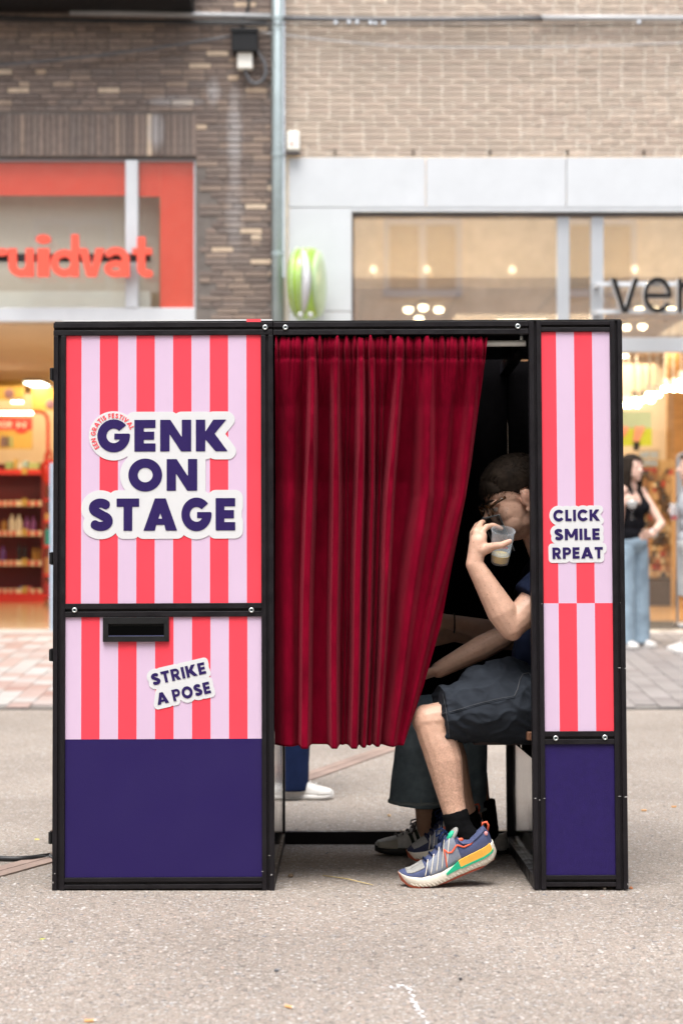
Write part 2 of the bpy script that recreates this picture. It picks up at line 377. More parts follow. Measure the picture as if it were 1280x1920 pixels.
def contours(fn, x0, x1, z0, z1, h, lev=0.0):
    nx = int((x1 - x0) / h) + 2; nz = int((z1 - z0) / h) + 2
    gx = x0 + np.arange(nx) * h; gy = z0 + np.arange(nz) * h
    PX, PY = np.meshgrid(gx, gy); D = fn(PX, PY) - lev; D = np.where(np.abs(D) < 1e-9, 1e-9, D); IN = D < 0
    code = IN[:-1, :-1] * 1 + IN[:-1, 1:] * 2 + IN[1:, 1:] * 4 + IN[1:, :-1] * 8
    seg = {1: [(3, 0)], 2: [(0, 1)], 3: [(3, 1)], 4: [(1, 2)], 5: [(3, 2), (1, 0)], 6: [(0, 2)], 7: [(3, 2)], 8: [(2, 3)], 9: [(2, 0)], 10: [(2, 1), (0, 3)], 11: [(2, 1)], 12: [(1, 3)], 13: [(1, 0)], 14: [(0, 3)]}
    nxt = {}; pos = {}
    for j, i in zip(*np.nonzero((code > 0) & (code < 15))):
        e = [('h', j, i), ('v', j, i + 1), ('h', j + 1, i), ('v', j, i)]
        for a, b in seg[int(code[j, i])]:
            for q in (a, b):
                k = e[q]
                if k not in pos:
                    _, jj, ii = k
                    if k[0] == 'h':
                        u = D[jj, ii] / (D[jj, ii] - D[jj, ii + 1]); pos[k] = (gx[ii] + u * h, gy[jj])
                    else:
                        u = D[jj, ii] / (D[jj, ii] - D[jj + 1, ii]); pos[k] = (gx[ii], gy[jj] + u * h)
            nxt[e[a]] = e[b]
    loops = []; left = set(nxt)
    while left:
        st = next(iter(left)); lp = []; k = st
        while k in left:
            left.discard(k); lp.append(pos[k]); k = nxt.get(k)
        if len(lp) > 3: loops.append(lp)
    return loops
def slab(loops, depth, name='lettering'):     # loops in x,z -> solid plate, front face at y=0, back at y=depth
    cu = bpy.data.curves.new('tmp', 'CURVE'); cu.dimensions = '2D'; cu.fill_mode = 'BOTH'; cu.extrude = depth / 2
    for lp in loops:
        sp = cu.splines.new('POLY'); sp.points.add(len(lp) - 1)
        sp.points.foreach_set('co', np.array([(x, z, 0, 1) for x, z in lp]).ravel()); sp.use_cyclic_u = True
    o = bpy.data.objects.new('tmp', cu); COL.objects.link(o)
    dg = bpy.context.evaluated_depsgraph_get(); dg.update(); me = bpy.data.meshes.new_from_object(o.evaluated_get(dg))
    bpy.data.objects.remove(o); bpy.data.curves.remove(cu)
    me.transform(Matrix.Translation((0, depth / 2, 0)) @ Matrix.Rotation(R(90), 4, 'X')); me.name = name
    return me

# ------------------------------------------------------------------ ground
def asphalt():
    m = bpy.data.materials.new('worn asphalt'); m.use_nodes = True; nt = m.node_tree; N = nt.nodes; L = nt.links
    b = N['Principled BSDF']; b.inputs['Roughness'].default_value = .85; b.inputs['Specular IOR Level'].default_value = .3
    tc = N.new('ShaderNodeTexCoord')
    nz0 = N.new('ShaderNodeTexNoise'); nz0.inputs['Scale'].default_value = 60; L.new(tc.outputs['Object'], nz0.inputs['Vector'])
    wv = N.new('ShaderNodeVectorMath'); wv.operation = 'MULTIPLY_ADD'; wv.inputs[1].default_value = (.012, .012, .012)
    L.new(nz0.outputs['Color'], wv.inputs[0]); L.new(tc.outputs['Object'], wv.inputs[2])
    cols = []; hs = []
    for sc, thr in ((62, .46), (135, .5)):
        v = N.new('ShaderNodeTexVoronoi'); v.voronoi_dimensions = '2D'; v.inputs['Scale'].default_value = sc; L.new(wv.outputs[0], v.inputs['Vector'])
        cr = N.new('ShaderNodeValToRGB'); el = cr.color_ramp.elements
        st = [(0, (.115, .105, .10)), (.22, (.27, .235, .20)), (.42, (.35, .31, .27)), (.62, (.29, .235, .20)), (.8, (.40, .37, .335)), (.94, (.52, .50, .475)), (1, (.20, .20, .21))]
        while len(el) < len(st): el.new(.5)
        for e, (p, c) in zip(el, st): e.position = p; e.color = (*c, 1)
        sx = N.new('ShaderNodeSeparateColor'); L.new(v.outputs['Color'], sx.inputs[0]); L.new(sx.outputs[0], cr.inputs[0])
        stone = N.new('ShaderNodeMapRange'); stone.inputs[1].default_value = thr; stone.inputs[2].default_value = thr - .12; L.new(v.outputs['Distance'], stone.inputs[0])
        has = math_n(nt, 'MULTIPLY', stone.outputs[0], math_n(nt, 'GREATER_THAN', sx.outputs[1], .38))
        cols.append((cr.outputs[0], has)); hs.append(has)
    n1 = N.new('ShaderNodeTexNoise'); n1.inputs['Scale'].default_value = 1.1; n1.inputs['Detail'].default_value = 6; L.new(tc.outputs['Object'], n1.inputs['Vector'])
    n2 = N.new('ShaderNodeTexNoise'); n2.inputs['Scale'].default_value = 260; n2.inputs['Detail'].default_value = 4; L.new(tc.outputs['Object'], n2.inputs['Vector'])
    bind = mix_n(nt, n2.outputs[0], (.150, .124, .103), (.345, .292, .245))
    c = mix_n(nt, math_n(nt, 'MULTIPLY', cols[1][1], .75), bind, cols[1][0])
    c = mix_n(nt, math_n(nt, 'MULTIPLY', cols[0][1], .70), c, cols[0][0])
    vg = N.new('ShaderNodeTexVoronoi'); vg.voronoi_dimensions = '2D'; vg.inputs['Scale'].default_value = 1.9; L.new(wv.outputs[0], vg.inputs['Vector'])
    sg_ = N.new('ShaderNodeSeparateColor'); L.new(vg.outputs['Color'], sg_.inputs[0])
    gum = N.new('ShaderNodeMapRange'); gum.inputs[1].default_value = .050; gum.inputs[2].default_value = .034; L.new(vg.outputs['Distance'], gum.inputs[0])
    c = mix_n(nt, math_n(nt, 'MULTIPLY', gum.outputs[0], math_n(nt, 'MULTIPLY', math_n(nt, 'GREATER_THAN', sg_.outputs[0], .72), .38)), c, (.16, .145, .135))
    ns = N.new('ShaderNodeTexNoise'); ns.inputs['Scale'].default_value = 2.6; ns.inputs['Detail'].default_value = 7; ns.inputs['Roughness'].default_value = .7; L.new(tc.outputs['Object'], ns.inputs['Vector'])
    st_ = N.new('ShaderNodeMapRange'); st_.inputs[1].default_value = .60; st_.inputs[2].default_value = .74; L.new(ns.outputs[0], st_.inputs[0])
    c = mix_n(nt, math_n(nt, 'MULTIPLY', st_.outputs[0], .30), c, (.15, .13, .115))
    big = N.new('ShaderNodeMapRange'); big.inputs[1].default_value = .3; big.inputs[2].default_value = .7; big.inputs[3].default_value = .92; big.inputs[4].default_value = 1.24
    L.new(n1.outputs[0], big.inputs[0])
    sc = N.new('ShaderNodeVectorMath'); sc.operation = 'SCALE'; L.new(c, sc.inputs[0]); L.new(big.outputs[0], sc.inputs['Scale']); L.new(sc.outputs[0], b.inputs['Base Color'])
    h = math_n(nt, 'ADD', math_n(nt, 'MULTIPLY', hs[0], .8), math_n(nt, 'ADD', math_n(nt, 'MULTIPLY', hs[1], .45), math_n(nt, 'MULTIPLY', n2.outputs[0], .5)))
    bp = N.new('ShaderNodeBump'); bp.inputs['Strength'].default_value = 1; bp.inputs['Distance'].default_value = .0062; L.new(h, bp.inputs['Height']); L.new(bp.outputs[0], b.inputs['Normal'])
    return m
M['asphalt'] = asphalt()
def sheet(x0, x1, y0, y1, dz, step=.2):
    mb = MB(); ys = list(np.arange(y0, y1, step)) + [y1]
    for i in range(len(ys) - 1):
        a, b = ys[i], ys[i + 1]
        n = len(mb.v); mb.v += [(x0, a, gz(a) + dz), (x1, a, gz(a) + dz), (x1, b, gz(b) + dz), (x0, b, gz(b) + dz)]; mb.f.append((n, n + 1, n + 2, n + 3))
    me = bpy.data.meshes.new('sheet'); me.from_pydata(mb.v, [], mb.f); me.update()
    bm = bmesh.new(); bm.from_mesh(me); bmesh.ops.remove_doubles(bm, verts=bm.verts, dist=1e-5); bm.to_mesh(me); bm.free()
    return me
put('ground', sheet(-80, 80, -60, 60, -.03, 1.2), mat('dark subsoil', (.09, .08, .07), .95), kind='structure', origin=None)
put('street', sheet(-60, 60, -10, 12.76, 0), M['asphalt'], kind='structure', origin=None)
put('gutter', MB().box(-60, 60, 12.765, 12.865, -.18, gz(12.8) + .004), mat('dark drain steel', (.045, .05, .055), .5, .4, .2, 8), kind='structure')
# diagonal drain strip across the street
mb = MB(); a0 = P(0, 1625, 6.4); b0 = P(700, 1400, 10.2); dd = Vector((b0.x - a0.x, b0.y - a0.y, 0)).normalized(); nn = Vector((dd.y, -dd.x, 0))
M['strip'] = mat('rusty concrete strip', (.23, .165, .135), .85, 0, .25, 7, .002, 60)
strip = bpy.data.objects.new('drain_strip', None); COL.objects.link(strip); tag(strip, kind='structure'); WM[strip] = I4
tt = -2.4; seg_i = 0
while True:
    q0 = Vector((a0.x, a0.y, 0)) + dd * tt; q1 = q0 + dd * .996
    if q1.y > 12.7: break
    for off, wd in ((-.032, .058), (.032, .058)):
        vs = []
        for q in (q0, q1):
            for s_ in (-1, 1):
                r_ = q + nn * (off + s_ * wd / 2)
                vs += [(r_.x, r_.y, gz(r_.y) - .03), (r_.x, r_.y, gz(r_.y) + .006)]
        put('kerb_slab', MB().add(vs, [(0, 1, 3, 2), (4, 6, 7, 5), (1, 5, 7, 3), (0, 4, 5, 1), (2, 3, 7, 6), (0, 2, 6, 4)]), M['strip'], strip)
    tt += 1.0
# pavement in front of the shops: pavers one by one where they show
pave = put('pavement', sheet(-60, 60, 12.87, 17.62, 0), mat('joint sand', (.20, .185, .17), .95, 0, .2, 6), kind='structure', origin=None)
M['paver_pink'], _ = rnd_col(mat('pink and grey pavers', (.4, .4, .4), .8, 0, .12, 5, .001, 90), [(0, (0.296, 0.266, 0.244)), (.35, (0.348, 0.333, 0.318)), (.6, (0.266, 0.174, 0.148)), (.85, (0.303, 0.229, 0.204)), (1, (0.252, 0.155, 0.130))])
M['paver_grey'], _ = rnd_col(mat('grey pavers', (.4, .4, .4), .8, 0, .12, 5, .001, 90), [(0, (0.185, 0.167, 0.159)), (.4, (0.215, 0.196, 0.185)), (.7, (0.167, 0.148, 0.141)), (1, (0.244, 0.222, 0.211))])
pv = MB().box(-.078, .078, -.108, .108, 0, .012).mesh('paver')
def pavers(x0, x1, show0, show1, m, name):
    rest = MB(); n = 0; first = None; me = pv.copy(); me.materials.append(m)
    ix = 0; x = x0
    while x < x1:
        y = 12.99 + (ix % 2) * .11 - .05
        while y < 17.5:
            z = gz(y) + random.uniform(-.0015, .0015); sl = math.atan((gz(y + .1) - gz(y - .1)) / .2)
            fm = Matrix.Translation((x, y, z)) @ Matrix.Rotation(sl, 4, 'X') @ Matrix.Rotation(random.uniform(-.012, .012), 4, 'Z')
            vis = show0 < 640 + x * F / y < show1
            if vis and n < 300:
                n += 1
                if first is None: first = put('paver', me, None, pave, fm, origin=None, bevel=0)
                else: twin(first, fm, pave)
            else: rest.box(-.078, .078, -.108, .108, 0, .012, fm)
            y += .222
        x += .162; ix += 1
    put('paving', rest, m, pave, kind='stuff')
pavers(-4.2, -.70, -12, 108, M['paver_pink'], 'l')
pavers(-.62, 3.6, 1165, 1292, M['paver_grey'], 'r')

# ------------------------------------------------------------------ buildings
YF = 17.6
def brick_mat(name, stops, stain=None, bump=.004):
    m = mat(name, (.3, .3, .3), .9, 0, .22, 16, bump, 70); m, fr = rnd_col(m, stops)
    if stain:
        nt = m.node_tree; N = nt.nodes; L = nt.links; ge = N.new('ShaderNodeNewGeometry'); sp = N.new('ShaderNodeSeparateXYZ'); L.new(ge.outputs['Position'], sp.inputs[0])
        col = N[m['colnode']].outputs[0]; nz = N.new('ShaderNodeTexNoise'); nz.inputs['Scale'].default_value = 9; L.new(ge.outputs['Position'], nz.inputs['Vector'])
        for cx, cz, rx, rz, k in stain:
            dx = math_n(nt, 'DIVIDE', math_n(nt, 'SUBTRACT', sp.outputs[0], cx), rx); dz = math_n(nt, 'DIVIDE', math_n(nt, 'SUBTRACT', sp.outputs[2], cz), rz)
            d = math_n(nt, 'ADD', math_n(nt, 'POWER', math_n(nt, 'ABSOLUTE', dx), 2), math_n(nt, 'POWER', math_n(nt, 'ABSOLUTE', dz), 2))
            f = math_n(nt, 'MULTIPLY', math_n(nt, 'SUBTRACT', 1.25, math_n(nt, 'ADD', d, math_n(nt, 'MULTIPLY', nz.outputs[0], .6))), k)
            cl = N.new('ShaderNodeClamp'); L.new(f, cl.inputs[0]); cl.inputs[2].default_value = .75
            col = mix_n(nt, cl.outputs[0], col, (.40, .38, .37))
        L.new(col, N['Principled BSDF'].inputs['Base Color'])
    return m
M['brick_dark'] = brick_mat('dark brown brick', [(0, (0.153, 0.118, 0.102)), (.22, (0.195, 0.149, 0.124)), (.45, (0.233, 0.176, 0.146)), (.62, (0.177, 0.142, 0.124)), (.80, (0.276, 0.207, 0.163)), (.93, (0.220, 0.165, 0.135)), (.965, (0.525, 0.398, 0.285)), (1, (0.575, 0.459, 0.343))],
    [(X(292, YF), Z(245, YF), .10, .22, .9), (X(440, YF), Z(250, YF), .09, .55, .7), (X(330, YF), Z(190, YF), .32, .07, .7), (X(400, YF), Z(172, YF), .08, .16, .8), (X(440, YF), Z(400, YF), .10, .5, .4)])
M['brick_tan'] = brick_mat('tan brick', [(0, (0.399, 0.323, 0.259)), (.3, (0.445, 0.364, 0.292)), (.55, (0.423, 0.338, 0.273)), (.8, (0.486, 0.394, 0.316)), (.95, (0.407, 0.319, 0.257)), (1, (0.540, 0.439, 0.350))])
M['mortar_dark'] = mat('dark mortar', (.15, .13, .115), .95, 0, .2, 10)
M['mortar_tan'] = mat('pale mortar', (.74, .69, .60), .95, 0, .12, 10)
M['mortar_opp'] = mat('tan render', (.40, .34, .28), .9, 0, .12, 10)
M['stone'] = mat('pale grey stone', (.53, .55, .565), .6, 0, .05, 3, .0004, 200)
M['alu'] = mat('grey aluminium', (.46, .48, .50), .35, .3, .04, 4)
M['alu_white'] = mat('pale aluminium', (.60, .62, .635), .35, .1, .04, 4)
M['darkframe'] = mat('dark window frame', (.10, .088, .085), .4, .2, .05, 4)
M['zinc'] = mat('weathered zinc', (.34, .40, .40), .45, .45, .12, 5)
M['film'] = mat('red window film', (.80, .075, .038), .35, 0, .03, 3)
M['shop_ceiling'] = mat('warm ceiling', (.62, .50, .36), .8, 0, .04, 2)
M['shop_floor'] = mat('polished tan floor', (.52, .37, .22), .18, 0, .06, 3)
M['shop_wall'] = mat('cream wall', (.66, .56, .42), .8, 0, .05, 2)
M['pane'] = glass('window glass', (.97, .98, .97), 1.5, 1.9)
M['pane2'] = glass('tinted upper glass', (.94, .93, .90), 1.5, 12)
M['letter_red'] = mat('red acrylic letter', (.84, .105, .065), .3, 0, .02)
M['blind'] = mat('grey brown blind', (.62, .55, .46), .8, 0, .05, 3, aniso=(30, 1, 1))
M['cream'] = mat('cream panel', (.80, .78, .70), .6, 0, .03)
M['warm'] = mat('lamp glow', (1, .9, .7), .5, emit=9, emitc=(1, .80, .50))
M['warm2'] = mat('tube glow', (1, .95, .85), .5, emit=6, emitc=(1, .88, .66))

def box_brick(mb, x0, x1, z0, z1, yf, jit=.002, ch=.004, d=.02):
    j = lambda: random.uniform(-jit, jit)
    b = [(x0 + j(), z0 + j()), (x1 + j(), z0 + j()), (x1 + j(), z1 + j()), (x0 + j(), z1 + j())]
    cx, cz = (x0 + x1) / 2, (z0 + z1) / 2
    f = [(x + math.copysign(ch, cx - x) + j(), z + math.copysign(ch * .8, cz - z) + j() * .6) for x, z in b]
    p = j() * 1.5
    vs = [(x, yf + d, z) for x, z in b] + [(x, yf + ch + p, z) for x, z in b] + [(x, yf + p + j() * .5, z) for x, z in f]
    fs = [(8, 9, 10, 11)]
    for i in range(4):
        k = (i + 1) % 4; fs += [(4 + i, 4 + k, 8 + k, 8 + i), (i, k, 4 + k, 4 + i)]
    mb.add(vs, fs)
def raw(mb, name):
    me = bpy.data.meshes.new(name); me.from_pydata(mb.v, [], mb.f); me.update(); return me
def lay_bricks(wall, m, rects, yf, bl=.205, bh=.047, jw=.012, course=.0585, z_ref=0, cap=300):
    """rects: list of (x, z, w, h) laid by the caller; the first `cap` that show become bricks of their own"""
    rects.sort(key=lambda r: (not (r[4]), abs(r[0] - X(640, YF)) + 0 * r[1]))
    var = {}
    rest = MB(); n = 0
    for x, z, w, h, vis in rects:
        if vis and n < cap:
            key = (round(w, 3), round(h, 3)); n += 1
            lst = var.setdefault(key, [])
            if len(lst) < 5:
                mb = MB(); box_brick(mb, -w / 2, w / 2, 0, h, 0); me = raw(mb, 'brick'); me.materials.append(m)
                o = put('brick', me, None, wall, Matrix.Translation((x + w / 2, yf, z)), origin=None); lst.append(o)
            else: twin(random.choice(lst), Matrix.Translation((x + w / 2, yf + random.uniform(-.002, .002), z)), wall)
        else: box_brick(rest, x, x + w, z, z + h, yf + random.uniform(-.002, .002))
    if rest.v: put('brickwork', raw(rest, 'brickwork'), m, wall, kind='stuff')
def inframe(x, z): return -8 < 640 + x * F / YF < 1290 and -8 < 960 - (z - CZ) * F / YF < 640

# left building: dark brick with a red shop window
lb = empty('brick_building', (-6, YF, .087), 'dark brown brick building with a red framed shop window', 'building')
xR = X(509, YF); xo = X(367, YF); zo = Z(294, YF); zs = Z(213, YF)
wl_ = put('wall', MB().box(-45, xR, YF + .012, YF + .34, zo, 9.5).box(xo, xR, YF + .012, YF + .34, -.1, zo).box(-45, -7, YF + .012, YF + .34, -.1, zo), M['mortar_dark'], lb)
rects = []
c = 0; z = .09
while z < 9.4:
    x = -12 + (c % 2) * .108 + random.choice((0, .054))
    while x < xR - .01:
        w = .205 if random.random() < .75 else .098
        x1 = min(x + w, xR - .004)
        ok = x1 - x > .03
        if z < zs + .02 and z + .047 > zo - .06 and x < xo: ok = False        # window opening and soldier course
        if z < zo and x < xo and x1 > -7.0: ok = False
        if z < zs and z > zo - .1 and x < xo + .02 and x1 > xo: x, ok = xo + .006, True; x1 = min(x + w, xR - .004)
        if z < zo and x < xo and x1 > xo: ok = False
        if ok:
            # shops' frontage under the frame of the photograph keeps the same brick
            rects.append((x, z, round(x1 - x, 3), .047, inframe(x, z)))
        x = x1 + .011
    z += .0585; c += 1
x = -7.0
while x < xo - .04:                         # soldier course over the window
    rects.append((x, zo + .012, .049, zs - zo - .016, inframe(x, zo + .1))); x += .0605
lay_bricks(wl_, M['brick_dark'], rects, YF)

xw0 = -7.0
def frame_box(name, x0, x1, z0, z1, y0, y1, m, parent, bevel=.004, **k): return put(name, MB().box(x0, x1, y0, y1, z0, z1), m, parent, bevel=bevel, **k)
yw = YF + .05
zt, zb = Z(297, YF), Z(576, YF)
win = frame_box('window_frame', xw0, xo - .003, zt - .012, zt, yw, yw + .12, M['alu'], lb)
frame_box('mullion', X(235, YF), X(258, YF), zb, zt - .014, yw - .03, yw + .12, M['alu_white'], lb)
frame_box('jamb', xo - .022, xo - .004, zb, zt - .014, yw, yw + .12, M['alu_white'], lb)
frame_box('lintel_panel', xw0, xo - .003, Z(602, YF), zb - .002, yw - .02, yw + .15, M['alu_white'], lb)
frame_box('pane', xw0, X(234.5, YF), zb, zt - .014, yw + .05, yw + .058, M['pane'], lb, 0)
frame_box('pane', X(258.5, YF), xo - .024, zb, zt - .014, yw + .05, yw + .058, M['pane'], lb, 0)
fl = MB().box(xw0, X(234, YF), yw + .062, yw + .065, Z(363, YF), zt - .016)
put('red_film', fl, M['film'], lb)
fr = MB().box(X(259, YF), X(298, YF), yw + .062, yw + .065, Z(365, YF), zt - .016).box(X(298.3, YF), xo - .026, yw + .062, yw + .065, zb + .002, zt - .016)
put('red_film', fr, M['film'], lb)
mb = MB(); xb = xw0
while xb < X(297, YF) - .09:
    mb.box(xb, xb + .088, yw + .30, yw + .304, Z(541, YF), Z(330, YF)); xb += .0885
put('window_blind', mb, M['blind'], lb)
frame_box('sill_board', xw0, X(277, YF), zb - .05, Z(540, YF), yw + .20, yw + .26, M['cream'], lb)
frame_box('door_frame', X(92.5, YF), X(100, YF), .09, Z(868, YF), yw - .02, yw + .06, mat('pale blue metal', (.40, .50, .60), .35, .2), lb)
frame_box('door_frame', X(100, YF) , X(103.5, YF), .09, Z(604, YF), yw + .1, yw + .16, M['alu'], lb)
# shop room
def room(parent, x0, x1, y0, y1, z0, z1, mf, mw, mc):
    put('shop_floor', MB().box(x0, x1, y0, y1, z0 - .1, z0), mf, parent)
    put('shop_ceiling', MB().box(x0, x1, y0, y1, z1, z1 + .1), mc, parent)
    put('back_wall', MB().box(x0, x1, y1 + .002, y1 + .1, z0 - .1, z1 + .1), mw, parent)
    put('side_wall', MB().box(x0 - .102, x0 - .002, y0, y1, z0 - .1, z1 + .1), mw, parent)
    put('side_wall', MB().box(x1 + .002, x1 + .102, y0, y1, z0 - .1, z1 + .1), mw, parent)
room(lb, -9, -.95, YF + .35, 27, .088, 3.06, M['shop_floor'], M['shop_wall'], M['shop_ceiling'])
put('threshold', MB().box(-7, xo, YF - .25, YF + .34, -.1, .094), mat('grey threshold', (.36, .34, .32), .6, 0, .08), lb)
put('room_back', MB().box(-9, -.95, YF + 1.2, YF + 1.3, 3.162, 5.0), M['shop_wall'], lb)
def ceiling_lamp(x, y, z, dx, dy, label, group, m=None, power=0, col=(1, .70, .40), size=1.0):
    e = empty('ceiling_lamp', (x, y, z), label, 'lamp', group)
    put('lamp_housing', MB().box(x - dx, x + dx, y - dy, y + dy, z - .02, z + .02), M['alu_white'], e)
    put('lamp_diffuser', MB().box(x - dx * .9, x + dx * .9, y - dy * .9, y + dy * .9, z - .034, z - .0205), m or M['warm2'], e)
    if power:
        l = bpy.data.lights.new('lamp_light', 'AREA'); l.energy = power; l.shape = 'RECTANGLE'; l.size = size; l.size_y = size * 1.4; l.color = col
        lo = bpy.data.objects.new('lamp_light', l); COL.objects.link(lo); lo.parent = e; lo.location = (0, 0, -.06)
    return e
ceiling_lamp(X(70, 25.6), 25.6, 3.03, .13, .40, 'long bright ceiling tube over the red shelf unit', 'lamps in the left shop', power=30, size=2)
ceiling_lamp(X(33, 22.8), 22.8, 2.62, .07, .07, 'small round bright lamp above the red promotion hoop', 'lamps in the left shop', power=6, size=.5)
ceiling_lamp(-5.2, 19.4, 3.03, .5, .5, 'ceiling lamp just inside the left shop entrance', 'lamps in the left shop', power=20, size=1.5)  # added out of view to light the shop interior
ceiling_lamp(-2.0, 20.5, 3.03, .5, .5, 'ceiling lamp in the left shop behind the booth', 'lamps in the left shop', power=20, size=1.5)  # extra lamp, added and kept hidden to brighten the room

# red letters on a black rail in front of the left shop window
sg = empty('shop_sign', (X(140, YF - .12), YF - .12, Z(520, YF - .12)), 'red lower-case lettering on a black rail across the left shop window', 'sign')
ys = YF - .14
put('sign_rail', MB().box(-7, X(281, ys), ys + .05, ys + .10, Z(489, ys), Z(474, ys)), mat('black rail', (.012, .011, .012), .5), sg)
hx = (520 - 443) / F * ys / 1.0
for ch, x0, x1 in (('k', -120, -72), ('r', -52, -2 + 16), ('u', 16, 64), ('i', 70, 93), ('d', 97, 148), ('v', 148, 196), ('a', 196, 243), ('t', 248, 285)):
    if ch == 'k': continue
    f, w = letter(ch, .185); k = (X(x1, ys) - X(x0, ys)) / (w * hx)
    fn = lambda px, py, f=f, k=k: f(px / k, py)
    me = slab(contours(placed(fn, X(x0, ys), Z(519, ys), hx), X(x0, ys) - .05, X(x1, ys) + .05, Z(519, ys) - .05, Z(519, ys) + hx * 1.15, .006), .05, 'letter')
    put('letter', me, M['letter_red'], sg, Matrix.Translation((0, ys, 0)), origin='base')

# right building: tan brick over pale stone shopfront
rb = empty('brick_building', (6, YF, .087), 'tan brick building with pale stone panels around a wide shop window', 'building')
xL = X(533, YF); zp = Z(293, YF)
wr = put('wall', MB().box(xL, 45, YF + .012, YF + .34, zp, 9.5).box(11, 45, YF + .012, YF + .34, -.1, zp).box(xL, X(540, YF), YF + .012, YF + .34, -.1, zp), M['mortar_tan'], rb)
rects = []; z = zp + .006; c = 0
while z < 9.4:
    x = xL + .004 - (c % 2) * .1
    while x < 12:
        w = .200 if random.random() < .85 else .096
        xa = max(x, xL + .004)
        if x + w - xa > .03: rects.append((xa, z, round(x + w - xa, 3), .0465, inframe(xa, z) and z < Z(-5, YF)))
        x += w + .014
    z += .0585; c += 1
lay_bricks(wr, M['brick_tan'], rects, YF)
# weep joints are left open: short dark slots in the lowest course
for px in (628, 774, 918, 1063, 1206): put('weep_slot', MB().box(X(px - 1.5, YF), X(px + 1.5, YF), YF - .012, YF + .01, zp + .004, zp + .06), M['groove'], wr)
ysn = YF - .025
for a, b in ((541, 797.3), (798.7, 1060.3), (1061.7, 1322), (1323.4, 1590), (1592, 1900)):
    put('stone_panel', MB().box(X(a, ysn), X(b, ysn), ysn, ysn + .06, Z(388.5, ysn), Z(295, ysn)), M['stone'], rb, bevel=.003)
for a, b in ((390, 583.5), (585, 1187)):
    put('stone_panel', MB().box(X(541, ysn), X(659, ysn), ysn, ysn + .06, Z(b, ysn), Z(a, ysn)), M['stone'], rb, bevel=.003)
put('stone_ledge', MB().box(X(659, YF), 10, YF - .02, YF + .1, Z(397, YF), Z(389.2, YF)), M['stone'], rb)
yg = YF + .10
frame_box('window_frame', X(659.5, YF), 10, Z(405, YF), Z(397.5, YF), yg - .06, yg + .08, M['darkframe'], rb)
frame_box('window_frame', X(659.5, YF), X(664, YF), .09, Z(405.3, YF), yg - .06, yg + .08, M['darkframe'], rb)
for a, b in ((1045, 1068), (1109, 1132)): frame_box('mullion', X(a, YF), X(b, YF), .09, Z(405.3, YF), yg - .05, yg + .08, M['alu'], rb)
frame_box('transom', X(1132.4, YF), 10, Z(659, YF), Z(632, YF), yg - .05, yg + .08, M['alu_white'], rb)
frame_box('transom', X(664.3, YF), X(1044.6, YF), Z(659, YF), Z(632, YF), yg - .05, yg + .08, M['alu_white'], rb)
for a, b in ((664.5, 1044.5), (1068.5, 1108.5), (1132.5, 1500)):
    frame_box('pane', X(a, YF), X(b, YF), Z(631.5, YF), Z(405.5, YF), yg + .01, yg + .018, M['pane2'], rb, 0)
for a, b in ((664.5, 1044.5), (1068.5, 1108.5), (1132.5, 1266)):
    frame_box('pane', X(a, YF), X(b, YF), .10, Z(659.5, YF), yg + .01, yg + .018, M['pane'], rb, 0)
M['rceil'] = mat('tan ceiling panels', (.56, .40, .25), .7, 0, .04, 2)
M['rwall'] = mat('tan wood wall', (.50, .33, .16), .6, 0, .15, 4, aniso=(8, 1, 1))
room(rb, -.50, 8.5, YF + .30, 30, .088, 3.41, mat('tan shop floor', (.50, .33, .18), .25, 0, .06, 3), M['rwall'], M['rceil'])
for i in range(9): put('ceiling_batten', MB().box(.2 + i * .95, .225 + i * .95, 18.3, 29.9, 3.396, 3.409), mat('batten', (.34, .23, .13), .7), rb)
put('bulkhead', MB().box(-.5, 8.5, 18.75, 18.85, 3.412, 4.8), mat('beige bulkhead', (.68, .60, .49), .8, 0, .03), rb)
put('threshold', MB().box(X(1066, YF), 10, YF - .22, YF + .34, -.1, .092), mat('pale threshold', (.42, .40, .37), .5, 0, .06), rb)
put('door_mat', MB().box(X(1140, YF), 6, YF + .36, YF + 1.6, .09, .10), mat('dark brown mat', (.06, .052, .045), .95, 0, .2, 30), rb)
put('oak_partition', MB().box(X(1247, 24.2), 8.4, 24.1, 24.2, .09, 3.40), mat('oak partition', (.46, .27, .10), .5, 0, .2, 5, aniso=(1, 1, 6)), rb)
put('pale_wall', MB().box(1.2, X(1246, 26), 25.9, 26, .09, 3.40), mat('pale beige wall', (.60, .52, .43), .8, 0, .04), rb)
ORD = ['first', 'second', 'fourth', 'third', 'fifth', 'seventh', 'sixth', 'eighth', 'ninth', 'tenth', 'eleventh', 'highest']
spots = [(765, 579, 3.36), (822, 579, 3.36), (793, 575, 3.34), (785, 596, 3.34), (1197, 579, 3.36), (1225, 579, 3.36), (1257, 579, 3.36), (1173, 612, 3.36), (1203, 611, 3.36),
         (1168, 758, 2.86), (1178, 758, 2.86), (1193, 758, 2.86), (1189, 748, 2.86), (1204, 748, 2.86), (1219, 749, 2.86), (1216, 738, 2.86), (1232, 738, 2.86), (1246, 727, 2.86), (1262, 727, 2.86), (1277, 727, 2.86), (1277, 714, 2.86)]
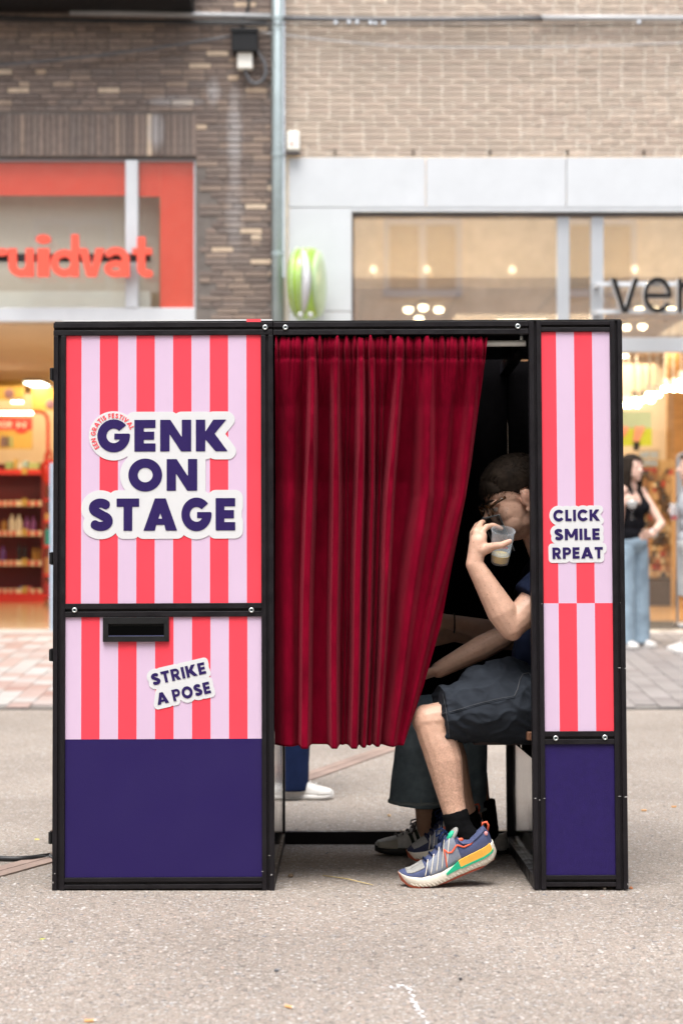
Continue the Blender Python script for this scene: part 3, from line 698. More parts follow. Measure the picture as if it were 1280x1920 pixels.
for i, (px, py, zz) in enumerate(spots):
    Y = (zz - CZ) * F / (960 - py); p = P(px, py, Y); lo = i < 9
    Y2 = Y if lo else Y * .88; 
    if not lo: p = P(px, py, Y2)
    lab = (['left lamp of the cluster of four behind the wide upper window', 'right lamp of the cluster of four behind the wide upper window', 'upper middle lamp of the cluster of four behind the wide upper window', 'lowest lamp of the cluster of four behind the wide upper window',
        'warm spot lamp seen between the v and e of the black lettering', 'warm spot lamp seen behind the e of the black lettering', 'warm spot lamp seen right of the e of the black lettering', 'warm spot lamp below the black lettering beside the booth top', 'warm spot lamp below the black lettering, second from the booth top'][i] if lo else
        ORD[i - 9] + ' lamp from the booth in the slanting row of hanging spots')
    e = empty('spot_lamp', p, lab, 'lamp', 'ceiling spots of the right shop' if lo else 'hanging spots of the right shop')
    ra = .052 if lo else .050
    put('lamp_shade', MB().cyl(p + Vector((0, .03, .10)), p, ra * .7, ra * 1.06, 14), M['alu_white'], e)
    put('lamp_bulb', MB().ell(p + Vector((0, -.012, -.01)), (ra, ra * .8, ra * .75), n=12, k=6), M['warm'], e)
    put('lamp_stem', MB().cyl(p + Vector((0, .03, .10)), Vector((p.x, p.y + .03, 3.405)), .008, n=8), M['alu_white'], e)
for i, (x, y, pw) in enumerate(((2.0, 20.5, 52), (4.5, 20.5, 52), (3.6, 25, 55))):  # added panels that give off the light of the small spots
    ceiling_lamp(x, y, 3.375, .3, .12, ('square ceiling lamp near the window of the right shop', 'square ceiling lamp by the entrance of the right shop', 'square ceiling lamp deep in the right shop')[i], 'panel lamps of the right shop', power=pw, size=1.6, col=(1, .74, .46), m=M['warm2'])

for i, px in enumerate((700, 800, 960, 1190, 1300)):
    e = empty('wall_washer', (X(px, 18.05), 18.05, 3.58), ('leftmost', 'second', 'third', 'fourth', 'fifth')[i] + ' small warm uplight along the pale bulkhead behind the upper shop window', 'lamp', 'uplights of the bulkhead')
    put('lamp_cup', MB().cyl((X(px, 18.05), 18.05, 3.412), (X(px, 18.05), 18.05, 3.55), .012, .03), M['alu'], e)
    l = bpy.data.lights.new('lamp_light', 'POINT'); l.energy = 8; l.color = (1, .78, .52); l.shadow_soft_size = .04
    lo = bpy.data.objects.new('lamp_light', l); COL.objects.link(lo); lo.parent = e; lo.location = (0, 0, .03)

# black thin lettering with white returns on two white rails
vs = empty('shop_sign', P(1210, 600, YF - .2), 'thin black lower-case lettering on two white rails over the right shop door', 'sign')
ys = YF - .22; hx = (590 - 525) / F * ys / .70
for y0, y1 in ((527, 535), (579, 587)): put('sign_rail', MB().box(X(1122, ys), 7, ys + .05, ys + .09, Z(y1, ys), Z(y0, ys)), M['alu_white'], vs)
for px in (1124,):
    for py in (531, 583): put('rail_bracket', MB().box(X(1119, ys), X(1129, ys), ys + .092, yg - .052, Z(py + 4, ys), Z(py - 4, ys)), M['alu_white'], vs)
for ch, x0, x1 in (('v', 1143, 1195), ('e', 1204, 1256), ('r', 1268, 1300)):
    f, w = letter(ch, .10); k = (X(x1, ys) - X(x0, ys)) / (w * hx)
    fn = lambda px, py, f=f, k=k: f(px / k, py)
    lp = contours(placed(fn, X(x0, ys), Z(588, ys), hx), X(x0, ys) - .05, X(x1, ys) + .05, Z(588, ys) - .05, Z(588, ys) + hx * .85, .005)
    o = put('letter', slab(lp, .012, 'letter'), mat('black letter face', (.008, .008, .009), .25), vs, Matrix.Translation((0, ys - .062, 0)))
    put('letter_return', slab(lp, .10, 'letter_return'), M['white_vinyl'], o, Matrix.Translation((0, ys - .0495, 0)))

# round green projecting sign on the stone pier
gs = empty('projecting_sign', P(577, 597, YF - .3), 'round green lightbox sign with a white crescent, projecting from the stone pier', 'sign')
gc = P(577, 532, YF - .42); gm = Matrix.Rotation(R(80), 3, 'Z') @ Matrix.Rotation(R(90), 3, 'X')
M['green_sign'] = mat('glossy lime green plastic', (.32, .50, .07), .15, 0, .35, 2.2, coat=.4)
M['green_face'] = mat('pale green face', (.46, .60, .34), .3, 0, .08, 3)
rad = .335
put('sign_drum', MB().lathe([(rad * .80, -.14), (rad * .95, -.115), (rad, -.05), (rad, .04), (rad * .97, .08), (rad * .9, .10)], gc, gm, 40), M['green_sign'], gs, smooth=True)
for zz_ in (-.09, -.03, .03): put('sign_rib', MB().lathe([(rad * .985, zz_ - .008), (rad * 1.02, zz_), (rad * .985, zz_ + .008)], gc, gm, 40, cap=False), M['green_face'], gs, smooth=True)
put('sign_face', MB().lathe([(rad * .92, .101), (rad * .90, .12), (rad * .6, .14), (rad * .02, .148)], gc, gm, 40), M['green_face'], gs, smooth=True)
mb = MB(); rs = []
for i in range(17):
    a = R(120 + i * 7.5); w_ = .045 * math.sin(math.pi * (i + .6) / 17.2) + .004
    c_ = gc + gm @ Vector((rad * 1.005 * math.cos(a), rad * 1.005 * math.sin(a), -.01 + .06 * math.sin(i / 16 * math.pi)))
    u_ = gm @ Vector((0, 0, 1)); n_ = gm @ Vector((math.cos(a), math.sin(a), 0))
    rs.append([c_ - u_ * w_, c_ + n_ * .012, c_ + u_ * w_, c_ - n_ * .004])
put('crescent', mb.loft(rs), M['white_vinyl'], gs, smooth=True)
put('bracket', MB().cyl(gc, Vector((gc.x + .03, YF - .03, gc.z)), .03), M['alu'], gs)
for i, px in enumerate((563, 582)): put('white_spot', MB().ell(P(px, 590, gc.y - .25), (.022, .02, .026), n=10, k=6), M['white_vinyl'], gs)

# downpipe, cables, boxes
dp = empty('downpipe', P(520, 1185, YF - .1), 'grey zinc downpipe between the dark and the tan brick wall', 'pipe')
yp = YF - .09; xp = X(520.5, yp); rp = 10.5 / F * yp
put('pipe', MB().cyl((xp, yp, .0), (xp, yp, 9.4), rp, n=20), M['zinc'], dp, smooth=True)
for py in (-40, 36, 290, 476, 660, 860, 1060):
    put('pipe_collar', MB().cyl((xp, yp, Z(py + 4, yp)), (xp, yp, Z(py - 4, yp)), rp + .006, n=20), M['zinc'], dp)
    put('pipe_bracket', MB().box(xp - .015, xp + .015, yp + rp - .004, YF + .01, Z(py + 2, yp), Z(py - 2, yp)), M['zinc'], dp)
yc = YF - .06
def cable(name, pts, r, m, label, cat='cable', group=None):
    return put(name, MB().tube(pts, r, 8), m, smooth=True, label=label, cat=cat, group=group)
M['cable'] = mat('black cable', (.012, .012, .013), .5)
M['cable_grey'] = mat('grey cable', (.10, .10, .105), .5)
M['conduit'] = mat('pale conduit', (.42, .42, .42), .5, .1)
cable('conduit', [(X(132, yc), yc, Z(23, yc)), (X(320, yc), yc, Z(27, yc)), (X(508, yc), yc, Z(31, yc))], .028, M['conduit'], 'pale grey conduit high on the dark brick wall', 'conduit')
cable('conduit', [(X(1013, yc), yc, Z(34, yc)), (X(1150, yc), yc, Z(34, yc)), (X(1420, yc), yc, Z(35, yc))], .030, M['conduit'], 'pale grey conduit high on the tan brick wall', 'conduit')
def sag(x0, y0, x1, y1, d, n=20, Y=None): 
    Y = Y or yc; return [P(x0 + (x1 - x0) * i / n, y0 + (y1 - y0) * i / n + d * 4 * (i / n) * (1 - i / n), Y) for i in range(n + 1)]
cable('cable', sag(-300, 20, 500, 42, 4, Y=yc - .05), .018, M['cable'], 'thick black cable running along the dark brick wall', group=None)
cable('cable', sag(532, 34, 1015, 34, 3, Y=yc - .02), .026, M['cable_grey'], 'thick dark cable bundle strung across the tan brick wall')
cable('cable', sag(-200, 36, 1450, 44, 6, Y=yc - .10), .008, M['cable'], 'thin black cable spanning both brick walls at the top')
cable('cable', sag(-100, 128, 432, 68, 8, Y=yc - .06), .012, M['cable_grey'], 'grey cable sagging across the dark brick wall to the black box')
cable('cable', sag(488, 60, 760, 88, 2, Y=yc - .04) + sag(760, 88, 1400, 74, 6, Y=yc - .04)[1:], .006, M['conduit'], 'thin pale cable sagging across the tan brick wall')
jb = empty('junction_box', P(459, 97, YF - .1), 'black junction box with a white socket below it on the dark brick wall', 'box')
put('box_body', MB().box(X(434, YF - .15), X(483, YF - .15), YF - .16, YF - .004, Z(96, YF - .15), Z(54, YF - .15)), M['blackplastic'], jb, bevel=.008)
put('box_lid', MB().box(X(432, YF - .15), X(485, YF - .15), YF - .175, YF - .163, Z(60, YF - .15), Z(53, YF - .15)), M['blackplastic'], jb, bevel=.003)
put('socket', MB().box(X(445, YF - .1), X(473, YF - .1), YF - .11, YF - .004, Z(128, YF - .1), Z(98.5, YF - .1)), M['cream'], jb, bevel=.006)
cable('cable', [P(478, 92, yc), P(488, 104, yc), P(497, 120, yc), P(499, 138, yc), P(492, 152, yc), P(480, 158, yc), P(468, 152, yc), P(461, 138, yc), P(460, 126, yc)], .018, M['cable_grey'], 'looped dark cable hanging under the black junction box')
cable('cable', [P(456, 54, yc), P(452, 40, yc), P(462, 28, yc), P(466, 10, yc), P(466, -20, yc)], .016, M['cable'], 'short black cable rising from the junction box')
al = empty('alarm_box', P(549, 288, YF - .1), 'small beige alarm box with a red light above the stone panel', 'box')
put('box_body', MB().box(X(538, YF - .1), X(562, YF - .1), YF - .13, YF - .004, Z(283, YF - .1), Z(246, YF - .1)), M['cream'], al, bevel=.02)
put('red_light', MB().ell(P(547, 269, YF - .134), (.012, .01, .014), n=10, k=6), M['letter_red'], al)
put('box_base', MB().box(X(536, YF - .1), X(562, YF - .1), YF - .11, YF - .004, Z(289, YF - .1), Z(283.5, YF - .1)), M['darkframe'], al)
put('canopy', MB().box(-8, X(358, 17.1), 16.9, YF - .02, Z(20, 17.5), Z(20, 17.5) + .5), M['blackplastic'], label='black box canopy on the dark brick wall at the top of the view', cat='canopy', bevel=.01)
M['bulb'] = mat('clear bulb', (.7, .75, .8), .1)
for bi, (px, py) in enumerate(((629, 43), (654, 42), (669, 42), (694, 43), (703, 45), (719, 44), (1197, 42))):
    put('festoon_bulb', MB().ell(P(px, py, yc - .06), (.018, .018, .022), n=10, k=6), M['bulb'], label=('first', 'second', 'third', 'fourth', 'fifth', 'sixth', 'last')[bi] + ' small clear bulb from the downpipe on the cable across the tan brick wall', cat='bulb', group='festoon bulbs on the wall cable')

# building across the street, behind the camera: mirrored in the upper windows
ob = empty('brick_building', (0, -9, 0), 'tan building across the street with white framed windows', 'building')
M['brick_opp'] = mat('cream brick across street', (.78, .69, .56), .9, 0, .15, 3)
put('wall', MB().box(-45, 45, -9.4, -9, 0, 10.5), M['brick_opp'], ob)
for i in range(-3, 4):
    xc = 1.95 + i * 4.2
    o = put('window', MB().box(xc - .95, xc - .80, -8.995, -8.93, 6.4, 8.3).box(xc + .80, xc + .95, -8.995, -8.93, 6.4, 8.3).box(xc - .80, xc + .80, -8.995, -8.93, 6.4, 6.58).box(xc - .80, xc + .80, -8.995, -8.93, 8.14, 8.3).box(xc - .09, xc + .09, -8.995, -8.93, 6.581, 8.139), M['white_vinyl'], ob)
    put('pane', MB().box(xc - .79, xc + .79, -8.998, -8.96, 6.59, 8.13), mat('dull pane', (.46, .40, .32), .35), o)
    put('shop_window', MB().box(xc - 1.8, xc + 1.8, -8.995, -8.95, .3, 3.2), mat('dull shop glass', (.12, .11, .10), .1), ob)

# ------------------------------------------------------------------ photo booth
booth = empty('photo_booth', (0, 6, 0), 'black framed photo booth with red and lilac striped panels and lettering stickers', 'photo booth', frame=BM)
def bp(name, src, m, parent=None, bevel=0, **k): return put(name, src, m, parent or booth, BM, bevel=bevel, **k)
def slot_bar(axis, a, b, c0, c1, front, back, groove=.009, deep=.010, sides=True):
    """T-slot bar: long axis 'x' or 'z' from a to b; c0..c1 across; front..back in depth; a groove in the front and back face"""
    m = (c0 + c1) / 2; g = groove / 2; mf = (front + back) / 2
    sec = [(c0, front), (m - g, front), (m - g, front + deep), (m + g, front + deep), (m + g, front), (c1, front)]
    if sides: sec += [(c1, mf - g), (c1 - deep * .7, mf - g), (c1 - deep * .7, mf + g), (c1, mf + g)]
    sec += [(c1, back), (m + g, back), (m + g, back - deep), (m - g, back - deep), (m - g, back), (c0, back)]
    if sides: sec += [(c0, mf + g), (c0 + deep * .7, mf + g), (c0 + deep * .7, mf - g), (c0, mf - g)]
    n = len(sec); mb = MB()
    mk = (lambda c, y, t: (t, y, c)) if axis == 'x' else (lambda c, y, t: (c, y, t))
    vs = [mk(c, y, a) for c, y in sec] + [mk(c, y, b) for c, y in sec]
    fs = [(i, (i + 1) % n, n + (i + 1) % n, n + i) for i in range(n)]
    mb.add(vs, fs + [tuple(range(n - 1, -1, -1)), tuple(range(n, 2 * n))]); return mb
LX0, LX1, RX0, RX1 = -.941, -.218, .626, .933
pw = .040
front_posts = [(LX0, 1.821), (LX1 - pw, 1.821), (RX0, BH), (RX1 - pw, BH)]
for x, h in front_posts: bp('post', slot_bar('z', 0, h, x, x + pw, 0, pw), M['black'], bevel=.0012)
for x in (LX0, LX1 - pw, RX0 + .031, RX1 - pw): bp('post', slot_bar('z', 0, BH - .042, x, x + pw, BD - pw, BD), M['black'], bevel=.0012)
def rail(x0, x1, z0, z1, y=.0005): return bp('rail', slot_bar('x', x0, x1, z0, z1, y, y + pw, sides=False), M['black'], bevel=.0012)
rail(LX0 - .001, LX1 - .001, 1.822, BH); rail(LX1 + .001, RX0 - .001, 1.821, BH - .001)
rail(LX0 + pw, LX1 - pw, .893, .937); rail(LX0 + pw, LX1 - pw, .009, .045)
rail(RX0 + pw, RX1 - pw, 1.828, BH - .001); rail(RX0 + pw, RX1 - pw, .471, .513); rail(RX0 + pw, RX1 - pw, .010, .046)
bp('rail', MB().box(LX1 + .001, RX0 + .030, BD - pw, BD, 0, .048), M['black'], bevel=.0015)
bp('rail', MB().box(LX0 + pw, RX1 - pw, BD - pw, BD, BH - .041, BH - .002), M['black'], bevel=.0015)
def side_rail(x, z, h=.04): return bp('side_rail', slot_bar('z', pw + .001, BD - pw - .001, 0, pw, 0, h).mesh('side_rail') if False else MB().box(x, x + pw, pw + .001, BD - pw - .001, z, z + h).box(x + .012, x + .028, pw + .002, BD - pw - .002, z + h, z + h + .0012), M['black'], bevel=.0015)
for x in (LX0, LX1 - pw, RX0, RX1 - pw): side_rail(x, .002)
for x in (LX0, LX1 - pw, RX0, RX1 - pw): side_rail(x, BH - .043)
# front panels: printed sheets set 6 mm behind the posts
LP0, LP1 = LX0 + pw + .0005, LX1 - pw - .0005
cw = 34.65 / F * 6.03
xc = (LP0 + LP1) / 2
z_navy = .4937 - .046
bp('upper_panel', MB().box(LP0, LP1, .008, .014, .9375, 1.8215), print_mat('upper print', (LP0 + 29 / 576 * 1.0) - xc - cw, cw))
bp('lower_panel', MB().box(LP0, LP1, .008, .014, .0455, .8925), print_mat('lower print', (LP0 + 29.8 / 576) - xc - cw, cw, first_red=False, navy_z=.4937 - .0455))
RP0, RP1 = RX0 + pw + .0005, RX1 - pw - .0005; xr = (RP0 + RP1) / 2; cr_ = .0594
bp('side_upper_panel', MB().box(RP0, RP1, .008, .014, .5135, 1.8275), print_mat('side print', (RP0 + .0492) - xr - cr_, cr_, swap_z=.9316 - .5135))
bp('side_lower_panel', MB().box(RP0, RP1, .008, .014, .0465, .4705), M['navy'])
# walls of the two towers, roof and black lining
bp('side_wall', MB().box(LX0 + .004, LX0 + .012, pw + .001, BD - pw - .001, .045, BH - .045), M['blackplastic'])
bp('inner_wall', MB().box(LX1 - .014, LX1 - .006, pw + .001, BD - pw - .001, .045, BH - .045), M['gloss_black'])
bp('side_wall', MB().box(RX1 - .012, RX1 - .004, pw + .001, BD - pw - .001, .045, BH - .045), M['blackplastic'])
bp('bench_wall', MB().box(RX0 + .022, RX0 + .030, pw + .001, BD - pw - .001, .045, .405), M['gloss_black'])
bp('back_wall', MB().box(LX0 + pw, LX1 - pw, BD - .020, BD - .012, .05, BH - .045), M['blackplastic'])
bp('back_wall', MB().box(RX0 + .075, RX1 - pw, BD - .020, BD - .012, .05, BH - .045), M['blackplastic'])
bp('roof_sheet', MB().box(LX0 + .003, RX1 - .003, .003, .99, BH + .0003, BH + .004), M['blackplastic'])
bp('roof_edge', MB().box(LX0 + .03, LX1 - .002, .001, .06, BH + .0045, BH + .009), M['white_vinyl'])
bp('tape', MB().box(-.305, -.258, .0, .012, BH + .0003, BH + .010), M['red_vinyl'])
mb = MB()                                       # lining: hanging black cloth with soft folds, slightly drawn up at the top
def cloth_sheet(x0, x1, z0, z1, y, nx, nz, fn):
    vs = []; fs = []
    for j in range(nz + 1):
        for i in range(nx + 1):
            u, v = i / nx, j / nz; vs.append(fn(x0 + (x1 - x0) * u, y, z0 + (z1 - z0) * v, u, v))
    for j in range(nz):
        for i in range(nx): k = j * (nx + 1) + i; fs.append((k, k + 1, k + nx + 2, k + nx + 1))
    me = bpy.data.meshes.new('cloth'); me.from_pydata(vs, [], fs); me.update(); return me
wavy = lambda x, y, z, u, v: (x, y + .008 * math.sin(x * 40 + 2 * math.sin(z * 3)), z + (.012 * math.sin(x * 31) if v > .99 else 0))
bp('black_lining', cloth_sheet(LX1 - .002, RX0 + .026, .44, BH + .028, BD - .06, 60, 14, wavy), M['black_cloth'], smooth=True, solid=.003)
bp('black_lining', cloth_sheet(RX0 + .022, RX1 - .02, .44, BH + .01, BD - .055, 20, 28, lambda x, y, z, u, v: (x + (1 - u) * .011 * max(0, math.sin((v - .66) / .22 * math.pi)) * (1 if .66 < v < .88 else 0), y, z)), M['black_cloth'], smooth=True, solid=.003)
for n_, z0, z1 in ((0, 1.0, 1.80),):
    bp('screen_wall', MB().box(LX1 - .004, LX1 + .000, .10, BD - .10, z0, z1), M['black_cloth'])
# bench
bp('bench_seat', MB().box(.455, RX1 - .02, .30, BD - .09, .446, .468), M['seat'], bevel=.004)
bp('bench_trim', MB().box(.618, RX0 + .09, .11, .29, .475, .505), M['wood'], bevel=.004)
bp('bench_leg', MB().box(.63, .66, BD - .16, BD - .13, .0, .445), M['black'])
# curtain rod with its two hanging screws
x_r, z_r = B(930, 644, .055)
bp('curtain_rod', MB().cyl((LX1 + .004, .055, z_r), (RX0 - .006, .055, z_r), .0105, n=18), M['rod'], smooth=False)
for px in (531, 978):
    xs, _ = B(px, 620, .04)
    bp('hanging_screw', MB().cyl((xs, .055, z_r + .011), (xs, .055, 1.822), .0030, n=8).cyl((xs, .055, z_r + .010), (xs, .055, z_r + .016), .008, n=10).cyl((xs, .055, 1.814), (xs, .055, 1.821), .008, n=10), M['steel'])
def bolt(px, py, r=.0088):
    x, z = B(px, py, 0)
    o = bp('bolt', MB().lathe([(r, .0), (r, .003), (r * .9, .0052), (r * .55, .006), (r * .50, .0035), (.0005, .003)], (x, .0003, z), Matrix.Rotation(R(90), 3, 'X'), 20), M['steel'], smooth=True)
    put('socket', MB().lathe([(r * .42, 0), (r * .42, .0045)], (x, -.0002, z), Matrix.Rotation(R(90), 3, 'X'), 6), M['dark'], o, BM)
for q in ((497, 614), (535, 614), (970, 612), (140.5, 1144), (471.5, 1144), (1041, 1384), (1133, 1382.5)): bolt(*q)
for py in (702, 1047, 1228, 1570):
    _, z = B(100, py, .02)
    bp('hinge', MB().box(LX0 - .010, LX0 - .0005, .012, .055, z - .021, z + .021).cyl((LX0 - .008, .008, z - .019), (LX0 - .008, .008, z + .019), .0055, n=10), M['blackplastic'], bevel=.001)
# delivery slot: a bevelled black surround, its dark hollow painted as a plate
x0, z1 = B(193.5, 1157.5); x1, z0 = B(317, 1203)
xa, zb_ = B(203.5, 1170); xb_, za = B(308, 1193)
mb = MB(); o4 = [(x0, z0), (x1, z0), (x1, z1), (x0, z1)]; i4 = [(xa, za), (xb_, za), (xb_, zb_), (xa, zb_)]
vs = [(x, .0075, z) for x, z in o4] + [(x, -.004, z) for x, z in o4] + [(x, -.004, z) for x, z in i4] + [(x * .98 + (xa + xb_) / 2 * .02, .0070, z) for x, z in i4]
fs = []
for i in range(4):
    k = (i + 1) % 4; fs += [(i, k, 4 + k, 4 + i), (4 + i, 4 + k, 8 + k, 8 + i), (8 + i, 8 + k, 12 + k, 12 + i)]
slot = bp('delivery_slot', mb.add(vs, fs + [(12, 13, 14, 15)]), M['blackplastic'], bevel=.0008)
put('slot_flap', MB().box(xa + .001, xb_ - .001, -.0005, .006, za + .001, zb_ - .008), M['groove'], slot, BM)
put('slot_lip', MB().box(xa + .001, xb_ - .001, -.0025, -.0012, za + .0005, za + .003), mat('blue lip', (.05, .055, .12), .4), slot, BM)
# scuffs on the lower frame
M['scuff'] = mat('scratched paint', (.30, .29, .28), .7, 0, .3, 80)
sc_ = []
for px, py, w, h in ((1003, 1497, 4, 2), (1011, 1500, 3, 1.5), (1020, 1497, 4, 1.2), (1161, 1493, 6, 1.3), (1173, 1494, 7, 2.6), (1160, 1252, 6, 1.5), (1172, 1253, 4, 2.6), (505, 1604, 5, 1.2), (509, 1640, 4, 3), (103, 1638, 3, 2), (100, 1655, 2, 4), (492, 1634, 4, 1.5), (1176, 1658, 2, 4), (1130, 1130, 1, 1), (1162, 1130, 2, .8), (1015, 1132, 1, 2)):
    if 1015 < px < 1155 and 1120 < py < 1140: continue
    x, z = B(px, py); w_, h_ = w / 576 / 2, h / 576 / 2
    pts = [(x - w_, z - h_ * random.random()), (x, z - h_), (x + w_, z - h_ * .3), (x + w_ * .8, z + h_ * .5), (x + w_ * .1, z + h_), (x - w_ * .8, z + h_ * random.random())]
    sc_.append(pts)
for p_ in sc_: bp('scuff', MB().prism(p_, -.0006, .0002), M['scuff'])

# stickers: white cut-out plates with raised lettering
def sticker(name, lines, r, t, arc_text=None, extra=None):
    fns = []; xs = []; zs = []
    for txt, px, py, width, cap, ang in lines:       # baseline start in photo px, width and cap height in px
        x, z = B(px, py, .006); k = 6.02 / F
        f, its = word(txt, t, width / cap); fns.append((placed(f, x, z, cap * k, ang)))
        c, s = math.cos(R(ang)), math.sin(R(ang))
        for a, b in ((0, 0), (width, 0), (width, cap), (0, cap)): xs.append(x + (a * c - b * s) * k); zs.append(z + (a * s + b * c) * k)
    allf = uni(*fns); back = uni(allf, *(extra or [])); pad = r + .03
    h = .0022 if len(lines[0][0]) < 5 and lines[0][4] > 40 else .0011
    lp = contours(back, min(xs) - pad, max(xs) + pad, min(zs) - pad, max(zs) + pad, h, r)
    # drop small holes in the white backing
    area = lambda l: abs(sum(l[i - 1][0] * l[i][1] - l[i][0] * l[i - 1][1] for i in range(len(l)))) / 2
    lp = [l for l in lp if area(l) > .0016]
    st = bp(name, slab(lp, .0015), M['white_vinyl'], origin='base')
    sh = Matrix.Translation((0, .0060, 0)); st.matrix_basis = BM @ sh @ BMI @ st.matrix_basis; WM[st] = st.matrix_basis.copy()
    for fn in fns:
        lo = contours(fn, min(xs) - .01, max(xs) + .01, min(zs) - .01, max(zs) + .01, h * .8)
        put('lettering', slab(lo, .0012), M['navy_vinyl'], st, BM @ Matrix.Translation((0, .0046, 0)))
    return st
kk = 6.02 / F
gx_, gz_ = B(213, 817, .006)
logo = sticker('logo_sticker', [('GENK', 183.0, 847, 246, 60, 0), ('ON', 241, 920.5, 130, 60, 0), ('STAGE', 168, 995.5, 275, 61, 0)], 15.5 * kk, .285, extra=[disc(gx_, gz_, 31 * kk)])
arcw = 'EEN GRATIS FESTIVAL'; fl_ = []; ang = 219.0; cap = 9.0 * kk; rb_ = 33.6 * kk
for chh in arcw:
    if chh == ' ': ang -= 5.0; continue
    f, w = letter(chh, .21); wa = w * cap * .86 / rb_ * 57.3; a = R(ang - wa / 2)
    fl_.append(placed(lambda x, y, f=f: f(x / .86, y), gx_ + rb_ * math.cos(a) - math.sin(a) * w * .43 * cap, gz_ + rb_ * math.sin(a) + math.cos(a) * w * .43 * cap, cap, math.degrees(a) - 90)); ang -= wa + 1.6
lo = contours(uni(*fl_), gx_ - .1, gx_ + .1, gz_ - .1, gz_ + .1, .0007)
put('arc_lettering', slab(lo, .0012), M['red_vinyl'], logo, BM @ Matrix.Translation((0, .0046, 0)))
sticker('strike_sticker', [('STRIKE', 287, 1285.5, 103, 22, 12.6), ('A POSE', 296, 1322, 103, 22, 12.6)], 8.2 * kk, .26)
sticker('click_sticker', [('CLICK', 1036.5, 977.5, 88, 21.5, .5), ('SMILE', 1039, 1013, 85, 21.5, .5), ('RPEAT', 1035, 1048, 95, 21.5, .5)], 7.6 * kk, .265)

# ------------------------------------------------------------------ red velvet curtain
rid = [(545, 544, 541, 23, .62), (588, 581, 571, 9.5, 1.45), (631, 629.5, 627, 9, 1.35), (653, 650, 643, 3.5, .18), (677, 676, 664, 8.5, 1.4), (697, 699, 683, 6, .95),
       (716, 713, 694, 4, .35), (747, 732, 709, 9, 1.3), (802, 797, 733, 19, 1.0), (842, 828, 744, 17, .42), (890, 867, 756, 13, .62)]
er = [(635, 912.5), (700, 906), (870, 885), (1000, 861), (1170, 830), (1290, 796), (1400, 757)]
def edge_r(py): return float(np.interp(py, [a for a, _ in er], [b for _, b in er]))
NU, NV = 460, 190
pxg = np.linspace(0, 1, NU + 1); vs = []
rr = np.random.RandomState(4)
gath = rr.uniform(0, 6.28, 6)
oo = BMI @ Vector((0, 0, CZ)); R3 = BMI.to_3x3()
for j in range(NV + 1):
    v = j / NV; v2 = v ** 1.15
    py = 634 + (1400 - 634) * v2
    xr_ = edge_r(py); xl = np.interp(py, [634, 700, 1400], [517, 515.5, 513.5])
    px = xl + (xr_ - xl) * pxg
    w = np.interp(py, [700, 1000, 1400], [0, .5, 1])
    d = np.zeros(NU + 1)
    for a, b, c, wd, am in rid:
        cx = np.interp(py, [706, 930, 1390], [a, b, c]) + 1.2 * math.sin(py * .012 + a)
        wv = wd * np.interp(py, [640, 760, 1000, 1400], [.7, .85, 1.0, .95 if a < 720 else .6])
        q = (px - cx) / wv; q = np.where(q > 0, q * 1.35, q * .92); d += am * (np.interp(py, [1000, 1400], [1, .55]) if a > 740 else 1) * np.exp(-np.abs(q) ** 2.7)
    d = np.minimum(d, 1.45)
    fold = .115 * d * np.interp(py, [640, 690, 780, 900], [.10, .25, .7, 1])
    # gathered heading: many small ruffles above the seam, fading below it
    g = np.zeros(NU + 1)
    for k, f_ in enumerate((.33, .47, .61, .82)):
        g += np.sin(px * f_ + gath[k] + 1.3 * np.sin(px * .05 + k) + (py - 640) * .01 * (k - 1.5)) / (1 + .4 * k)
    ga = .0088 * np.interp(py, [634, 645, 668, 674, 690, 760], [1.0, .8, 1.15, .8, .55, 0])
    y = np.interp(py, [634, 680, 760], [.003, .005, .030]) - fold - g * ga * .8
    if py < 668: y = y - .014 * math.sin(math.pi * min(1, max(0, (py - 634) / 34)))
    y += .004 * np.exp(-((py - 673) / 3.) ** 2)
    y = np.maximum(y, -.105) + .088 * np.interp(py, [680, 900], [0, 1])
    pull = np.interp(py, [700, 1400], [0, 1])
    for i in range(NU + 1):
        yl = float(y[i]) + .02
        nzv = noise.noise(Vector((px[i] * .012, py * .004, 3))) * .006 + noise.noise(Vector((px[i] * .05, py * .012, 9))) * .0022
        dz = 0
        if j == 0: dz = .003 * float(g[i])
        hem = -.004 * float(np.clip(d[i], 0, 1.2)) * (1 if v > .985 else 0)
        dd_ = R3 @ Vector(((px[i] - 640) / F, 1, -(py - 960) / F)); t_ = (.03 - oo.y) / dd_.y
        vs.append((oo.x + dd_.x * t_, yl + nzv, oo.z + dd_.z * t_ + dz + hem))
fs = []
for j in range(NV):
    for i in range(NU): k = j * (NU + 1) + i; fs.append((k, k + NU + 1, k + NU + 2, k + 1))
me = bpy.data.meshes.new('curtain'); me.from_pydata(vs, [], fs); me.update()
cur = put('curtain', me, M['velvet'], None, BM, smooth=True, solid=.003, label='dark red velvet curtain gathered on a rod and drawn across the booth opening', cat='curtain')

